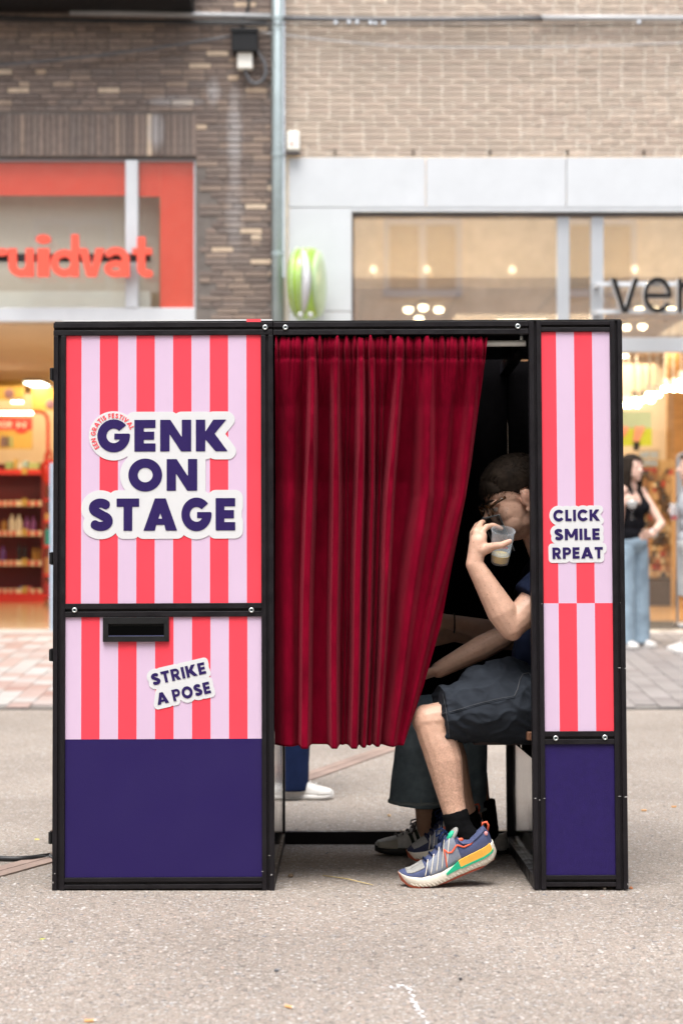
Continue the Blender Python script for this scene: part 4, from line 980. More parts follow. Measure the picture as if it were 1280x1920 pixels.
# ------------------------------------------------------------------ people
def axes(fwd, up):                             # columns: lateral (x), forward (y), up (z)
    y = Vector(fwd).normalized(); z = Vector(up); z = (z - y * z.dot(y)).normalized(); x = y.cross(z)
    return Matrix((x, y, z)).transposed()
def head_shape(mb, c, A, s=1.0, fem=False, nose=1.0):
    p = lambda x, y, z: Vector(c) + A @ (Vector((x, y, z)) * s)
    e = lambda x, y, z, a, b, d, m=None: mb.ell(p(x, y, z), (a * s, b * s, d * s), A @ (m or Matrix.Identity(3)), 20, 12)
    e(0, -.014, .036, .076, .099, .088); e(0, .026, -.02, .066, .066, .088); e(-.034, .042, -.052, .030, .038, .040); e(.034, .042, -.052, .030, .038, .040)
    e(0, .028, -.074, .049 if not fem else .043, .054, .042); e(0, .071, -.099, .019, .019, .018)
    for q in (-1, 1):
        e(q * .040, .006, -.060, .020, .036, .030); e(q * .038, .050, -.022, .026, .030, .034); e(q * .026, .074, .019, .032, .016, .012)
        e(q * .0105, .099, -.034, .0095, .012, .009)
        ear = Matrix.Rotation(R(-12), 3, 'X') @ Matrix.Rotation(q * R(-18), 3, 'Z')
        e(q * .079, -.012, -.006, .006, .019, .031, ear); e(q * .083, -.016, .008, .005, .017, .020, ear); e(q * .079, -.003, -.033, .006, .009, .010, ear); e(q * .076, .004, -.008, .007, .006, .012, ear)
    e(0, .056, .046, .060, .030, .042)
    mb.caps(p(0, .088, .012), p(0, .113 * nose + .0 , -.026), .0085 * s, .0135 * s); mb.caps(p(0, .110, -.028), p(0, .100, -.034), .012 * s, .011 * s)
    mb.caps(p(-.019, .087, -.061), p(.019, .087, -.061), .0075 * s, .0075 * s); mb.caps(p(-.016, .086, -.073), p(.016, .086, -.073), .0085 * s, .0085 * s)
def torso_shape(mb, pelvis, chest, neck, shl, shr, s=1.0, grow=0, fem=False, shoulders=True):
    lat = (Vector(shr) - Vector(shl)).normalized(); pelvis, chest, neck = Vector(pelvis), Vector(chest), Vector(neck)
    up = (chest - pelvis).normalized(); fw = up.cross(lat).normalized(); A = Matrix((lat, fw, up)).transposed()
    g = grow
    mb.ell(pelvis, (.165 * s + g, .118 * s + g, .115 * s + g), A)
    mid = pelvis.lerp(chest, .52)
    mb.ell(mid, ((.135 if fem else .150) * s + g, .108 * s + g, .14 * s + g), A)
    mb.ell(chest, ((.142 if fem else .165) * s + g, (.108 if fem else .122) * s + g, .165 * s + g), A)
    if shoulders:
        mb.caps(shl, shr, (.052 if fem else .062) * s + g, (.052 if fem else .062) * s + g); mb.caps(neck, Vector(shl).lerp(neck, .25), .055 * s + g, .056 * s + g); mb.caps(neck, Vector(shr).lerp(neck, .25), .055 * s + g, .056 * s + g)
def limb(mb, *pr):
    for (a, ra), (b, rb) in zip(pr[:-1], pr[1:]): mb.caps(a, b, ra, rb)
def hand_shape(mb, w, fdir, thumb, s=1.0, curl=35, spread=1.0):   # relaxed or gripping hand: palm, four fingers in three bones, thumb from the side
    f = Vector(fdir).normalized(); t = Vector(thumb); t = (t - f * t.dot(f)).normalized(); n = f.cross(t)     # n: palm side normal
    w = Vector(w)
    for q, ln, ba in ((.030, .070, .088), (.010, .079, .092), (-.010, .073, .089), (-.029, .056, .082)):
        base = w + f * ba * s + t * q * s * spread; mb.caps(w + t * q * .55 * s + f * .01 * s, base, .0155 * s, .0125 * s)
        d = f.copy(); p = base
        for k, fr in enumerate((.45, .30, .25)):
            a = R(curl * (.7 + .35 * k)); rot = Matrix.Rotation(a * 1.0, 3, t); d = rot @ d
            q2 = p + d * ln * fr * s; mb.caps(p, q2, (.0090 - .0008 * k) * s, (.0084 - .001 * k) * s); p = q2
    p = w + f * .022 * s + t * .020 * s + n * -.0; d = (f * .72 + t * .62 - n * 0).normalized()
    p1 = p + d * .040 * s; mb.caps(p, p1, .0165 * s, .0125 * s)
    d2 = (f * .9 + t * .25).normalized(); d2 = Matrix.Rotation(R(curl * .4), 3, t) @ d2; p2 = p1 + d2 * .033 * s; mb.caps(p1, p2, .0115 * s, .0095 * s); mb.caps(p2, p2 + d2 * .026 * s, .0095 * s, .008 * s)
def region(ob, keep, off, thick_fn, name):     # copy of part of a body surface, lifted along its normals (cropped hair)
    bm = bmesh.new(); bm.from_mesh(ob.data); bm.transform(WM[ob]); bm.normal_update()
    bmesh.ops.delete(bm, geom=[f for f in bm.faces if not all(keep(v.co) for v in f.verts)], context='FACES')
    bmesh.ops.delete(bm, geom=[v for v in bm.verts if not v.link_faces], context='VERTS')
    bm.normal_update(); nn = {v: v.normal.copy() for v in bm.verts}
    for v in bm.verts: v.co += nn[v] * (off + thick_fn(v.co))
    out = bpy.data.meshes.new(name); bm.to_mesh(out); bm.free(); return out
def cone(mb, a, b, ra, rb, n=28, sq=(1, 1), axis=None, mid=None):    # flat-ended trouser leg or cuff
    a, b = Vector(a), Vector(b); d = (b - a).normalized(); u = Vector(axis or (1, 0, 0)); u = (u - d * u.dot(d)).normalized(); w = d.cross(u); rs = []
    for k in range(9):
        t = k / 8; r = ra + (rb - ra) * t; c = a.lerp(b, t) + (Vector(mid) * math.sin(math.pi * t) if mid else Vector())
        rs.append(mb.ring(c, u, w, r * sq[0], r * sq[1], n))
    return mb.loft(rs)
def wrinkle(a1, s1, a2, s2, seed=0, st=(1, 1, 1)):
    st = Vector(st)
    def f(c, n):
        q = Vector((c.x * st.x, c.y * st.y, c.z * st.z)) + Vector((seed, seed * 2, 0))
        v = 1 - abs(noise.noise(q * s1)) * 2
        return a1 * v * .6 + a2 * noise.noise(q * s2)
    return f
def eyes(parent, c, A, s=1.0):
    for q in (-1, 1):
        p = Vector(c) + A @ (Vector((q * .031, .0755, .006)) * s)
        o = put('eye', MB().ell(p, (.0115 * s,) * 3, A, 14, 8), M['eye'], parent, smooth=True)
        put('iris', MB().ell(p + A @ (Vector((0, .0088, .000)) * s), (.0052 * s, .0034 * s, .0052 * s), A, 12, 6), M['iris'], o, smooth=True)

# --- shoes ----------------------------------------------------------------
def shoe_frame(toe, heel, up=(0, 0, 1)):        # toe/heel on the ground line -> frame: x forward, y to the wearer's left, z up
    toe, heel = Vector(toe), Vector(heel); x = (toe - heel).normalized(); z = Vector(up); z = (z - x * z.dot(x)).normalized(); y = z.cross(x)
    m = Matrix((x, y, z)).transposed().to_4x4(); m.translation = heel; return m, (toe - heel).length
IW = lambda s: float(np.interp(s, [0, .02, .06, .14, .30, .45, .60, .74, .86, .94, .98, 1], [.006, .018, .028, .034, .0345, .037, .044, .0475, .043, .031, .018, .004]))
def shoe(parent, frame, L, style, side):
    """side: +1/-1, the flank (in shoe y) that carries the decoration seen from the street"""
    k = L / .30
    run = style['kind'] == 'run'
    zb = lambda s: k * float(np.interp(s, [0, .06, .16, .70, .86, .95, 1], [.020, .006, 0, 0, .008 + style.get('bend', 0) * .25, .014 + style.get('bend', 0) * .6, .026 + style.get('bend', 0) * .85] if run else [.006, .001, 0, 0, .003, .007, .012]))
    zs = lambda s: k * float(np.interp(s, [0, .1, .35, .6, .8, .93, 1], [.056, .050, .044, .036, .036 + style.get('bend', 0) * .18, .042 + style.get('bend', 0) * .6, .048 + style.get('bend', 0)] if run else [.034, .032, .031, .030, .030, .031, .033]))
    zt = lambda s: k * float(np.interp(s, [0, .03, .10, .22, .30, .36, .45, .60, .75, .88, .96, 1], [.085, .108, .098, .083, .092, .128, .118, .088, .070, .060 + style.get('bend', 0) * .15, .056 + style.get('bend', 0) * .6, .049 + style.get('bend', 0)] if run else [.070, .092, .086, .078, .088, .118, .106, .082, .066, .057, .050, .040]))
    def sole_pt(s, a, zz):  # widest part flared a little
        return Vector((s * L, a * IW(s) * k * (1.10 if run else 1.04), zz))
    SS = [0, .01, .03, .06, .1, .15] + [.2 + .05 * i for i in range(12)] + [.80, .84, .88, .91, .94, .96, .98, .992, 1]
    rings = []
    for s in SS:
        r_ = []; b, t = zb(s), zs(s); w = IW(s) * k * (1.10 if run else 1.05)
        for y_, z_ in ((-.86, 0), (-1, .18), (-1.03, .5), (-.97, .85), (-.9, 1), (.9, 1), (.97, .85), (1.03, .5), (1, .18), (.86, 0)):
            wob = 1 + (.03 * math.sin(s * 70 + z_ * 9) if run and .2 < z_ < .9 else 0)
            r_.append(Vector((s * L, y_ * w * wob, b + (t - b) * z_)))
        rings.append(r_)
    def upper(s, f):   # f 0..1 from sole line over the flank to the top; signed flank
        w = IW(s) * k * .98; z0, z1 = zs(s) - .004, zt(s); a = f * math.pi / 2
        pw_ = .62 if s > .3 else .45
        return w * (math.cos(a) ** pw_ if math.cos(a) > 1e-6 else 0), z0 + (z1 - z0) * math.sin(a) ** .95
    ur = []
    for s in SS:
        r_ = []
        for i in range(-9, 10):
            f = 1 - abs(i) / 9; y_, z_ = upper(s, f); r_.append(Vector((s * L * .985 + .003, math.copysign(y_, i) if i else 0, z_)))
        ur.append(r_)
    sh = put('shoe', MB().loft(ur), M[style['upper']], parent, frame, smooth=True)
    so = put('sole', MB().loft(rings), M[style['sole']], sh, frame, smooth=True, bevel=0)
    def pt(s, f, off=.0012, sd=side):
        y_, z_ = upper(s, f); e = 1e-3
        a = f * math.pi / 2; n = Vector((0, sd * math.cos(a), math.sin(a) * .7)).normalized()
        return Vector((s * L * .985 + .003, sd * y_, z_)) + n * off
    def ribbon(name, pts, wd, m, off=.0016, sd=side, par=None, n=6):
        dense = []
        for (s0, f0), (s1, f1) in zip(pts[:-1], pts[1:]):
            for j in range(n): dense.append((s0 + (s1 - s0) * j / n, f0 + (f1 - f0) * j / n))
        dense.append(pts[-1]); rs = []
        C = [pt(s, f, off, sd) for s, f in dense]
        for i, c in enumerate(C):
            t = (C[min(i + 1, len(C) - 1)] - C[max(i - 1, 0)]).normalized(); nn_ = Vector((0, sd, .25)).normalized(); b = t.cross(nn_).normalized()
            w = wd[min(len(wd) - 1, int(i / (len(C) - 1) * (len(wd) - 1) + .5))] if hasattr(wd, '__len__') else wd
            rs.append([c + b * w, c + nn_ * .0008 + b * w * .6, c + nn_ * .0008 - b * w * .6, c - b * w, c - nn_ * .002])
        return put(name, MB().loft(rs), m, par or sh, frame, smooth=True)
    def patch(name, outline, m, off=.0010, sd=side):   # panel over the flank bounded by s-range and f-range functions
        s0, s1, f0, f1 = outline; vs = []; fs = []; n, q = 16, 8
        for i in range(n + 1):
            s = s0 + (s1 - s0) * i / n
            for j in range(q + 1):
                a, b = f0(s), f1(s); vs.append(pt(s, a + (b - a) * j / q, off, sd))
        for i in range(n):
            for j in range(q): a = i * (q + 1) + j; fs.append((a, a + 1, a + q + 2, a + q + 1))
        return put(name, MB().add(vs, fs), m, sh, frame, smooth=True, solid=.0015)
    def band(name, s0, s1, h0, h1, m, off=.002, sd=side):   # strip on the sole flank; h = fraction of the sole height
        rs = []
        for i in range(15):
            s = s0 + (s1 - s0) * i / 14; w = IW(s) * k * 1.10 * 1.03 + off
            b, t = zb(s), zs(s); a0, a1 = (q(s) if callable(q) else q for q in (h0, h1))
            rs.append([Vector((s * L, sd * w, b + (t - b) * a0)), Vector((s * L, sd * w, b + (t - b) * a1)), Vector((s * L, sd * (w - .006), b + (t - b) * a1)), Vector((s * L, sd * (w - .006), b + (t - b) * a0))])
        return put(name, MB().loft(rs), m, so, frame, smooth=False)
    style['fn'](dict(L=L, k=k, sh=sh, so=so, pt=pt, ribbon=ribbon, patch=patch, band=band, frame=frame, zt=zt, zs=zs, zb=zb, IW=IW, side=side, upper=upper))
    return sh
def laces(q, s0, s1, n, m, r=.0026, bow=True):
    k, L, fr = q['k'], q['L'], q['frame']
    for i in range(n):
        s = s0 + (s1 - s0) * i / (n - 1); a = q['pt'](s, .80, .002, 1); b = q['pt'](s + .02, .80, .002, -1); c = q['pt'](s + .01, 1, .005, 1)
        put('lace', MB().tube([a, a.lerp(c, .6) + Vector((0, 0, .004)), c, b.lerp(c, .6) + Vector((0, 0, .004)), b], r * k, 8), m, q['sh'], fr, smooth=True)
    if bow:
        c = q['pt'](s0, 1, .006, 1)
        for d in (-1, 1):
            put('lace_loop', MB().tube([c, c + Vector((.012, d * .022, .012)) * k, c + Vector((.030, d * .036, .004)) * k, c + Vector((.034, d * .030, -.010)) * k, c + Vector((.012, d * .012, .0)) * k], r * k, 8), m, q['sh'], fr, smooth=True)
            put('lace_end', MB().tube([c, c + Vector((.014, d * .020, .002)) * k, c + Vector((.03, d * .036, -.02)) * k, c + Vector((.036, d * .040, -.036)) * k], r * .8 * k, 8), m, q['sh'], fr, smooth=True)
def fn_runner(q):
    P_, rb, pa, bd, L, k = q['pt'], q['ribbon'], q['patch'], q['band'], q['L'], q['k']
    pa('toe_mesh', (.74, .93, lambda s: .55, lambda s: 1.0), M['shoe_grey'], .0012); pa('toe_mesh', (.74, .93, lambda s: .55, lambda s: 1.0), M['shoe_grey'], .0012, -q['side'])
    pa('sheer_panel', (.36, .72, lambda s: .02, lambda s: .72), M['shoe_sheer'], .0010)
    for i in range(5): rb('lacing_strand', [(.38 + .075 * i, .84), (.44 + .07 * i, .50), (.52 + .062 * i, .12)], .0014 * k, M['sole_cream'], .0022)
    pa('collar', (.03, .33, lambda s: .62, lambda s: .97), M['shoe_navy'], .004)
    rb('side_mark', [(.08, .80), (.16, .70), (.27, .52), (.37, .37), (.43, .30), (.47, .36), (.495, .56)], [.0014 * k, .0020 * k, .0024 * k, .0026 * k, .0026 * k, .0024 * k, .0020 * k], M['orange'], .0030)
    rb('side_mark', [(.495, .56), (.505, .34), (.53, .05)], .0020 * k, M['orange'], .0030)
    bd('heel_block', .04, .40, lambda s: .62, lambda s: 1.12, M['yellow'], .0025)
    bd('green_stripe', .03, .40, lambda s: .50, lambda s: .64, M['green'], .0030)
    bd('green_wedge', .40, .56, lambda s: .56, lambda s: 1.10 - (s - .4) * 2.4, M['green'], .0025)
    for i in range(22):                          # moulded tread ridges on the flank of the sole
        s = .10 + i * .038
        w = IWs = q['IW'](s) * k * 1.122; b, t = q['zb'](s), q['zs'](s)
        put('sole_ridge', MB().caps((s * L, q['side'] * w, b + (t - b) * .14), ((s + .025) * L, q['side'] * w, b + (t - b) * .46), .0014 * k, .0014 * k, 8, 2), M['sole_cream'], q['so'], q['frame'], smooth=True)
    rs = []
    for i in range(13):                          # orange toe rubber and outsole
        s = .84 + .16 * i / 12; w = q['IW'](s) * k * 1.105 + .0008; z0 = q['zb'](s)
        hh = .004 + .024 * max(0, (s - .95) / .05)
        rs.append([Vector((s * L + .002, -w, z0 - .002)), Vector((s * L + .002, -w, z0 + hh)), Vector((s * L + .002, w, z0 + hh)), Vector((s * L + .002, w, z0 - .002))])
    put('toe_rubber', MB().loft(rs), M['rust_toe'], q['so'], q['frame'])
    rs = [[Vector((s * L, -q['IW'](s) * k, q['zb'](s) - .003)), Vector((s * L, -q['IW'](s) * k, q['zb'](s) + .004)), Vector((s * L, q['IW'](s) * k, q['zb'](s) + .004)), Vector((s * L, q['IW'](s) * k, q['zb'](s) - .003))] for s in (.05, .2, .4, .6, .8, .9)]
    put('outsole', MB().loft(rs), M['rust_sole'], q['so'], q['frame'])
    t0 = P_(.33, 1, 0, 1)
    put('tongue', MB().ell(t0 + Vector((.010, 0, .004)) * k, (.030 * k, .026 * k, .010 * k), Matrix.Rotation(R(38), 3, 'Y')), M['shoe_grey'], q['sh'], q['frame'], smooth=True)
    put('tongue_label', MB().ell(t0 + Vector((.016, q['side'] * .012, .010)) * k, (.018 * k, .012 * k, .008 * k), Matrix.Rotation(R(38), 3, 'Y')), M['green'], q['sh'], q['frame'], smooth=True)
    laces(q, .40, .70, 5, M['navytrouser'])
    h = Vector((0.0, 0, q['zt'](.03)))
    put('pull_tab', MB().tube([h + Vector((.006, 0, -.022)) * k, h + Vector((-.004, 0, -.004)) * k, h + Vector((-.002, 0, .007)) * k, h + Vector((.010, 0, .009)) * k, h + Vector((.016, 0, -.004)) * k], .0036 * k, 10), M['orange'], q['sh'], q['frame'], smooth=True)
    put('eyelet_tab', MB().ell(P_(.31, .80, .003), (.012 * k, .004 * k, .007 * k)), M['orange'], q['sh'], q['frame'], smooth=True)
    put('heel_badge', MB().ell(P_(.035, .45, .002), (.006 * k, .003 * k, .007 * k)), mat('pink badge', (.7, .3, .3), .5), q['sh'], q['frame'], smooth=True)
def fn_suede(q):
    for i in range(3): q['ribbon']('side_stripe', [(.42 + .075 * i, .70), (.35 + .075 * i, .02)], .0065 * q['k'], M['stripe_green'], .0015)
    q['patch']('toe_cap', (.72, .97, lambda s: .0, lambda s: .55), mat('toe suede', (.42, .40, .34), .95), .0016)
    q['patch']('heel_patch', (.02, .12, lambda s: .0, lambda s: .9), M['suede'], .0018)
    laces(q, .42, .72, 5, mat('grey laces', (.12, .115, .12), .9), .0034)
    put('tongue', MB().ell(q['pt'](.34, 1, 0, 1) + Vector((.006, 0, .002)), (.030, .028, .009), Matrix.Rotation(R(40), 3, 'Y')), M['suede'], q['sh'], q['frame'], smooth=True)
def fn_plain(q):
    laces(q, .42, .70, 4, M['shoe_white'], .0026)
    q['patch']('toe_cap', (.74, .97, lambda s: .0, lambda s: .9), M['shoe_white'], .0014)
    q['band']('foxing', .05, .95, .42, .48, mat('grey line', (.38, .36, .34), .6), .001)
RUN = dict(bend=.022, kind='run', upper='shoe_navy', sole='sole_cream', fn=fn_runner)
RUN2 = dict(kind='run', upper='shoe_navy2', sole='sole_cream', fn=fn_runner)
SUE = dict(kind='flat', upper='suede', sole='sole_black', fn=fn_suede)
PLA = dict(kind='flat', upper='shoe_white', sole='shoe_white', fn=fn_plain)
def sock(parent, ankle, top, foot, r=(.041, .045, .038)):
    mb = MB(); cone(mb, top, Vector(ankle), r[1], r[0]); mb.caps(ankle, foot, r[0], r[2]); me = remesh(mb, .006, 3)
    displace(me, lambda c, n: 0.0006 * math.sin(c.z * 260 + 2 * noise.noise(c * 30)) + .001 * noise.noise(c * 60)); return put('sock', me, M['sock'], parent, smooth=True)

# --- man on the bench with a cup at his mouth --------------------------------
hd = P(966, 938, 6.34); A = axes((-.90, -.20, -.40), (-.42, -.06, 1)); HS = 1.13
man = empty('person', P(1070, 1400, 6.38), 'man in navy t-shirt and charcoal shorts sitting in the booth, cup held at his face', 'person')
pel, che, nek = P(1062, 1318, 6.40), P(1052, 1130, 6.40), P(1032, 1050, 6.38)
sn, sf = P(1040, 1088, 6.215), P(1052, 1090, 6.60)
el, wr_ = P(957, 1176, 6.15), P(889, 1058, 6.135)
elf, wrf = P(938, 1196, 6.56), P(822, 1256, 6.50)
hn, kn, an = P(1062, 1318, 6.29), P(806, 1352, 6.185), P(860, 1552, 6.135)
hf, kf, af = P(1066, 1322, 6.50), P(812, 1350, 6.50), P(880, 1545, 6.56)
mb = MB()
head_shape(mb, hd, A, HS)
mb.caps(hd + A @ Vector((0, -.035, -.06)), nek, .060, .066)
torso_shape(mb, pel, che, nek, sn, sf, 1.0)
limb(mb, (sn, .060), (sn.lerp(el, .45), .056), (sn.lerp(el, .85), .048), (el, .042))
limb(mb, (el, .043), (el.lerp(wr_, .25), .051), (el.lerp(wr_, .6), .041), (wr_, .030))
mb.caps(el + Vector((.012, 0, .002)), el + Vector((.006, 0, -.012)), .036, .034)
limb(mb, (sf, .056), (elf, .042)); limb(mb, (elf, .042), (elf.lerp(wrf, .3), .045), (wrf, .029))
hand_shape(mb, wrf, (-.95, -.05, -.35), (-.1, -1, .2), 1.0, 28)
limb(mb, (hn, .085), (hn.lerp(kn, .5), .078), (kn, .058)); limb(mb, (hf, .085), (kf, .058))
for k_, a_ in ((kn, an), (kf, af)):
    cw_ = lambda t, q: k_.lerp(a_, t) + Vector((q, 0, 0))
    limb(mb, (k_, .056), (cw_(.12, .002), .058), (cw_(.25, .010), .062), (cw_(.38, .011), .061), (cw_(.50, .007), .055), (cw_(.64, .003), .048), (cw_(.78, .0), .042), (cw_(.9, 0), .039), (a_, .038))
    mb.ell(k_ + Vector((-.018, 0, .004)), (.044, .050, .052))
# near hand: fingers placed bone by bone round the cup and the phone
HY = 6.135
J = lambda x, y, d=0: P(x, y, HY + d)
for a, b, ra, rb_ in ((wr_, J(896, 1016, .006), .0285, .030), (wr_, J(902, 1002, .004), .024, .016), (wr_, J(893, 997, .016), .024, .016), (wr_, J(888, 999, .032), .022, .0145), (wr_, J(887, 1004, .046), .020, .013),
                      (J(898, 1030, -.006), J(905, 1005, .0), .022, .0145), (J(897, 1034), J(918, 1027, -.010), .022, .0165)):
    mb.caps(a, b, ra, rb_)
for ch_ in (((902, 1000, .004), (911, 988, .018), (924, 985, .036), (939, 991, .044)),                     # index, over the far side of the cup
            ((893, 996, .018), (901, 981, .044), (909, 977, .074), (920, 981, .084)),                      # middle, round behind the phone
            ((888, 998, .034), (894, 985, .060), (902, 981, .080), (914, 984, .088)),                      # ring
            ((887, 1004, .048), (889, 992, .068), (896, 988, .082), (907, 990, .088))):                    # little
    for i in range(3): mb.caps(J(*ch_[i]), J(*ch_[i + 1]), .0118 - .0010 * i, .0110 - .0012 * i, 12, 4)
th = ((903, 1034, -.008), (920, 1025, -.026), (940, 1022, -.046), (955, 1015, -.050))
for i, (ra, rb_) in enumerate(((.0175, .0140), (.0135, .0120), (.0118, .0095))): mb.caps(J(*th[i]), J(*th[i + 1]), ra, rb_, 14, 5)
body = remesh(mb, .0034, 7)
def skin_fn(c, n):
    return .0006 * noise.noise(c * 70)
displace(body, skin_fn)
# faint stubble, brows and arm hair are colour of the skin itself
def skin_mat(name, base, stubble=None, legs=None):
    m = mat(name, base, .46, 0, .09, 26, .0005, 420, sss=.10, spec=.4); nt = m.node_tree; N = nt.nodes; L = nt.links
    ge = N.new('ShaderNodeNewGeometry'); col = tuple(base); node = None
    def blob(c, r, colr, k, sc=None, prev=None):
        v = N.new('ShaderNodeVectorMath'); v.operation = 'DISTANCE'; L.new(ge.outputs['Position'], v.inputs[0]); v.inputs[1].default_value = c
        f = math_n(nt, 'SUBTRACT', 1.4, math_n(nt, 'DIVIDE', v.outputs['Value'], r))
        if sc:
            nz = N.new('ShaderNodeTexNoise'); nz.inputs['Scale'].default_value = sc; nz.inputs['Detail'].default_value = 2; L.new(ge.outputs['Position'], nz.inputs['Vector'])
            f = math_n(nt, 'MULTIPLY', f, math_n(nt, 'MULTIPLY', math_n(nt, 'SUBTRACT', nz.outputs[0], .35), 2.6))
        cl = N.new('ShaderNodeClamp'); L.new(f, cl.inputs[0]); return mix_n(nt, math_n(nt, 'MULTIPLY', cl.outputs[0], k), prev or base, colr)
    c = None
    for b in (stubble or []): c = blob(*b, prev=c)
    if c is not None: L.new(c, N[m['colnode']].inputs[0])
    return m
hp = lambda x, y, z: tuple(hd + A @ (Vector((x, y, z)) * HS))
SK = skin_mat('skin of seated man', (.55, .335, .24), [(hp(0, .07, -.095), .055, (.22, .14, .105), .55, 420), (hp(.045, .02, -.08), .05, (.24, .15, .11), .45, 420), (hp(-.045, .02, -.08), .05, (.24, .15, .11), .45, 420),
    (hp(0, .095, -.067), .020, (.40, .16, .13), .6, None), (hp(.080, -.012, 0), .03, (.55, .25, .18), .4, None), (hp(-.080, -.012, 0), .03, (.55, .25, .18), .4, None),
    (tuple(kn.lerp(an, .45)), .13, (.19, .11, .07), .42, 150), (tuple(kn.lerp(an, .75)), .10, (.19, .11, .07), .44, 150)])
bo = put('body', body, SK, man, smooth=True)
eyes(bo, hd, A, HS)
for q in (-1, 1):                                  # upper lids and brows
    c0 = [hd + A @ (Vector((q * (.012 + .034 * t), .0935 - .020 * t * t, .026 + .006 * math.sin(t * 2.6))) * HS) for t in np.linspace(0, 1, 7)]
    put('eyebrow', MB().tube(c0, [.003, .0042, .0045, .0042, .0036, .0028, .0014], 8), M['hair'], bo, smooth=True)
    c1 = [hd + A @ (Vector((q * (.031 - .015 * math.cos(t)), .0815 + .0035 * math.sin(t), .0095 + .0045 * math.sin(t))) * HS) for t in np.linspace(0, math.pi, 7)]
    put('eyelid', MB().tube(c1, .0042, 8), SK, bo, smooth=True)
AI = A.transposed()
def hl(c): return (AI @ (c - hd)) / HS
def hair_keep(c):
    q = hl(c)
    if not (-.13 < q.z < .2 and abs(q.x) < .13 and -.16 < q.y < .16): return False
    line = np.interp(q.y, [-.12, -.06, -.028, -.008, .02, .05, .075, .12], [-.075, -.055, .000, .008, .034, .047, .050, .046])
    if abs(q.x) > .0745 and q.y > -.045 and q.z < .03: return False
    return q.z > line + .004 * noise.noise(c * 120)
hm = region(bo, hair_keep, .0012, lambda c: (lambda q: .017 * min(1, max(0, (q.z - np.interp(q.y, [-.12, -.03, .02, .06, .1], [.0, .02, .036, .048, .046])) / .05)) + .0013 * noise.noise(Vector((c.x * 40, c.y * 120, c.z * 40))))(hl(c)), 'hair')
ho = put('hair', hm, M['hair'], man, smooth=True, solid=.003)
# locks lying over the crop
mb = MB(); vsrc = [v.co.copy() for v in hm.vertices]; off = WM[ho].translation
random.seed(3)
for i in range(2600):
    c = random.choice(vsrc) + off; q = hl(c)
    if q.z < np.interp(q.y, [-.12, -.03, .02, .06, .1], [-.03, .015, .040, .050, .048]): continue
    n = (c - hd - A @ Vector((0, -.014, .03))).normalized(); d = A @ Vector((random.uniform(-.25, .25), .75, -.25 if q.y > .03 else .25)); d = (d - n * d.dot(n)).normalized()
    w = d.cross(n) * .0010; l = random.uniform(.012, .026)
    p = c - n * .002; mb.add([p - w, p + w, p + d * l * .5 + n * .0035 + w * .7, p + d * l * .5 + n * .0035 - w * .7, p + d * l + n * random.uniform(.0, .004)], [(0, 1, 2, 3), (3, 2, 4), (0, 3, 4), (1, 4, 2)])
put('hair_locks', raw(mb, 'hair_locks'), M['hair'], man, kind='stuff')
# glasses slid down the nose
gl_ = put('glasses', MB().tube([hd + A @ (Vector(v) * HS) for v in ((-.010, .110, .010), (0, .115, .014), (.010, .110, .010))], .0026, 8), M['tort'], man, smooth=True)
for q in (-1, 1):
    c = Vector((q * .034, .104, .004)); ring = [hd + A @ ((c + Vector((.024 * math.cos(t), -.006 * abs(math.cos(t)), .019 * math.sin(t)))) * HS) for t in np.linspace(0, 2 * math.pi, 22)]
    put('rim', MB().tube(ring, .0040, 8), M['tort'], gl_, smooth=True)
    put('temple_arm', MB().tube([hd + A @ (Vector(v) * HS) for v in ((q * .058, .099, .017), (q * .070, .082, .024), (q * .0755, .064, .027), (q * .0775, .048, .028))], [.0048, .0052, .0054, .0050], 8), M['tort'], gl_, smooth=True)
nt_ = J(955, 1013.5, -.0555); put('nail', MB().ell(nt_, (.0062, .0022, .0050), Matrix.Rotation(R(20), 3, 'Y')), M['nail'], bo, smooth=True)
# t-shirt
mb = MB(); torso_shape(mb, pel + Vector((0, 0, .02)), che, nek + Vector((.012, 0, -.035)), sn, sf, 1.0, .014)
cuff = sn.lerp(el, .50) + Vector((-.006, 0, .004)); cone(mb, sn + Vector((.01, 0, .01)), cuff, .080, .074); cone(mb, sf, sf.lerp(elf, .40), .078, .066); mb.caps(che.lerp(pel, .5) + Vector((-.05, 0, 0)), pel + Vector((-.06, 0, .06)), .13, .13)
me = remesh(mb, .006, 4); displace(me, wrinkle(.006, 9, .0025, 26, 1, (1, 1, .7))); put('t_shirt', me, M['tee'], man, smooth=True)
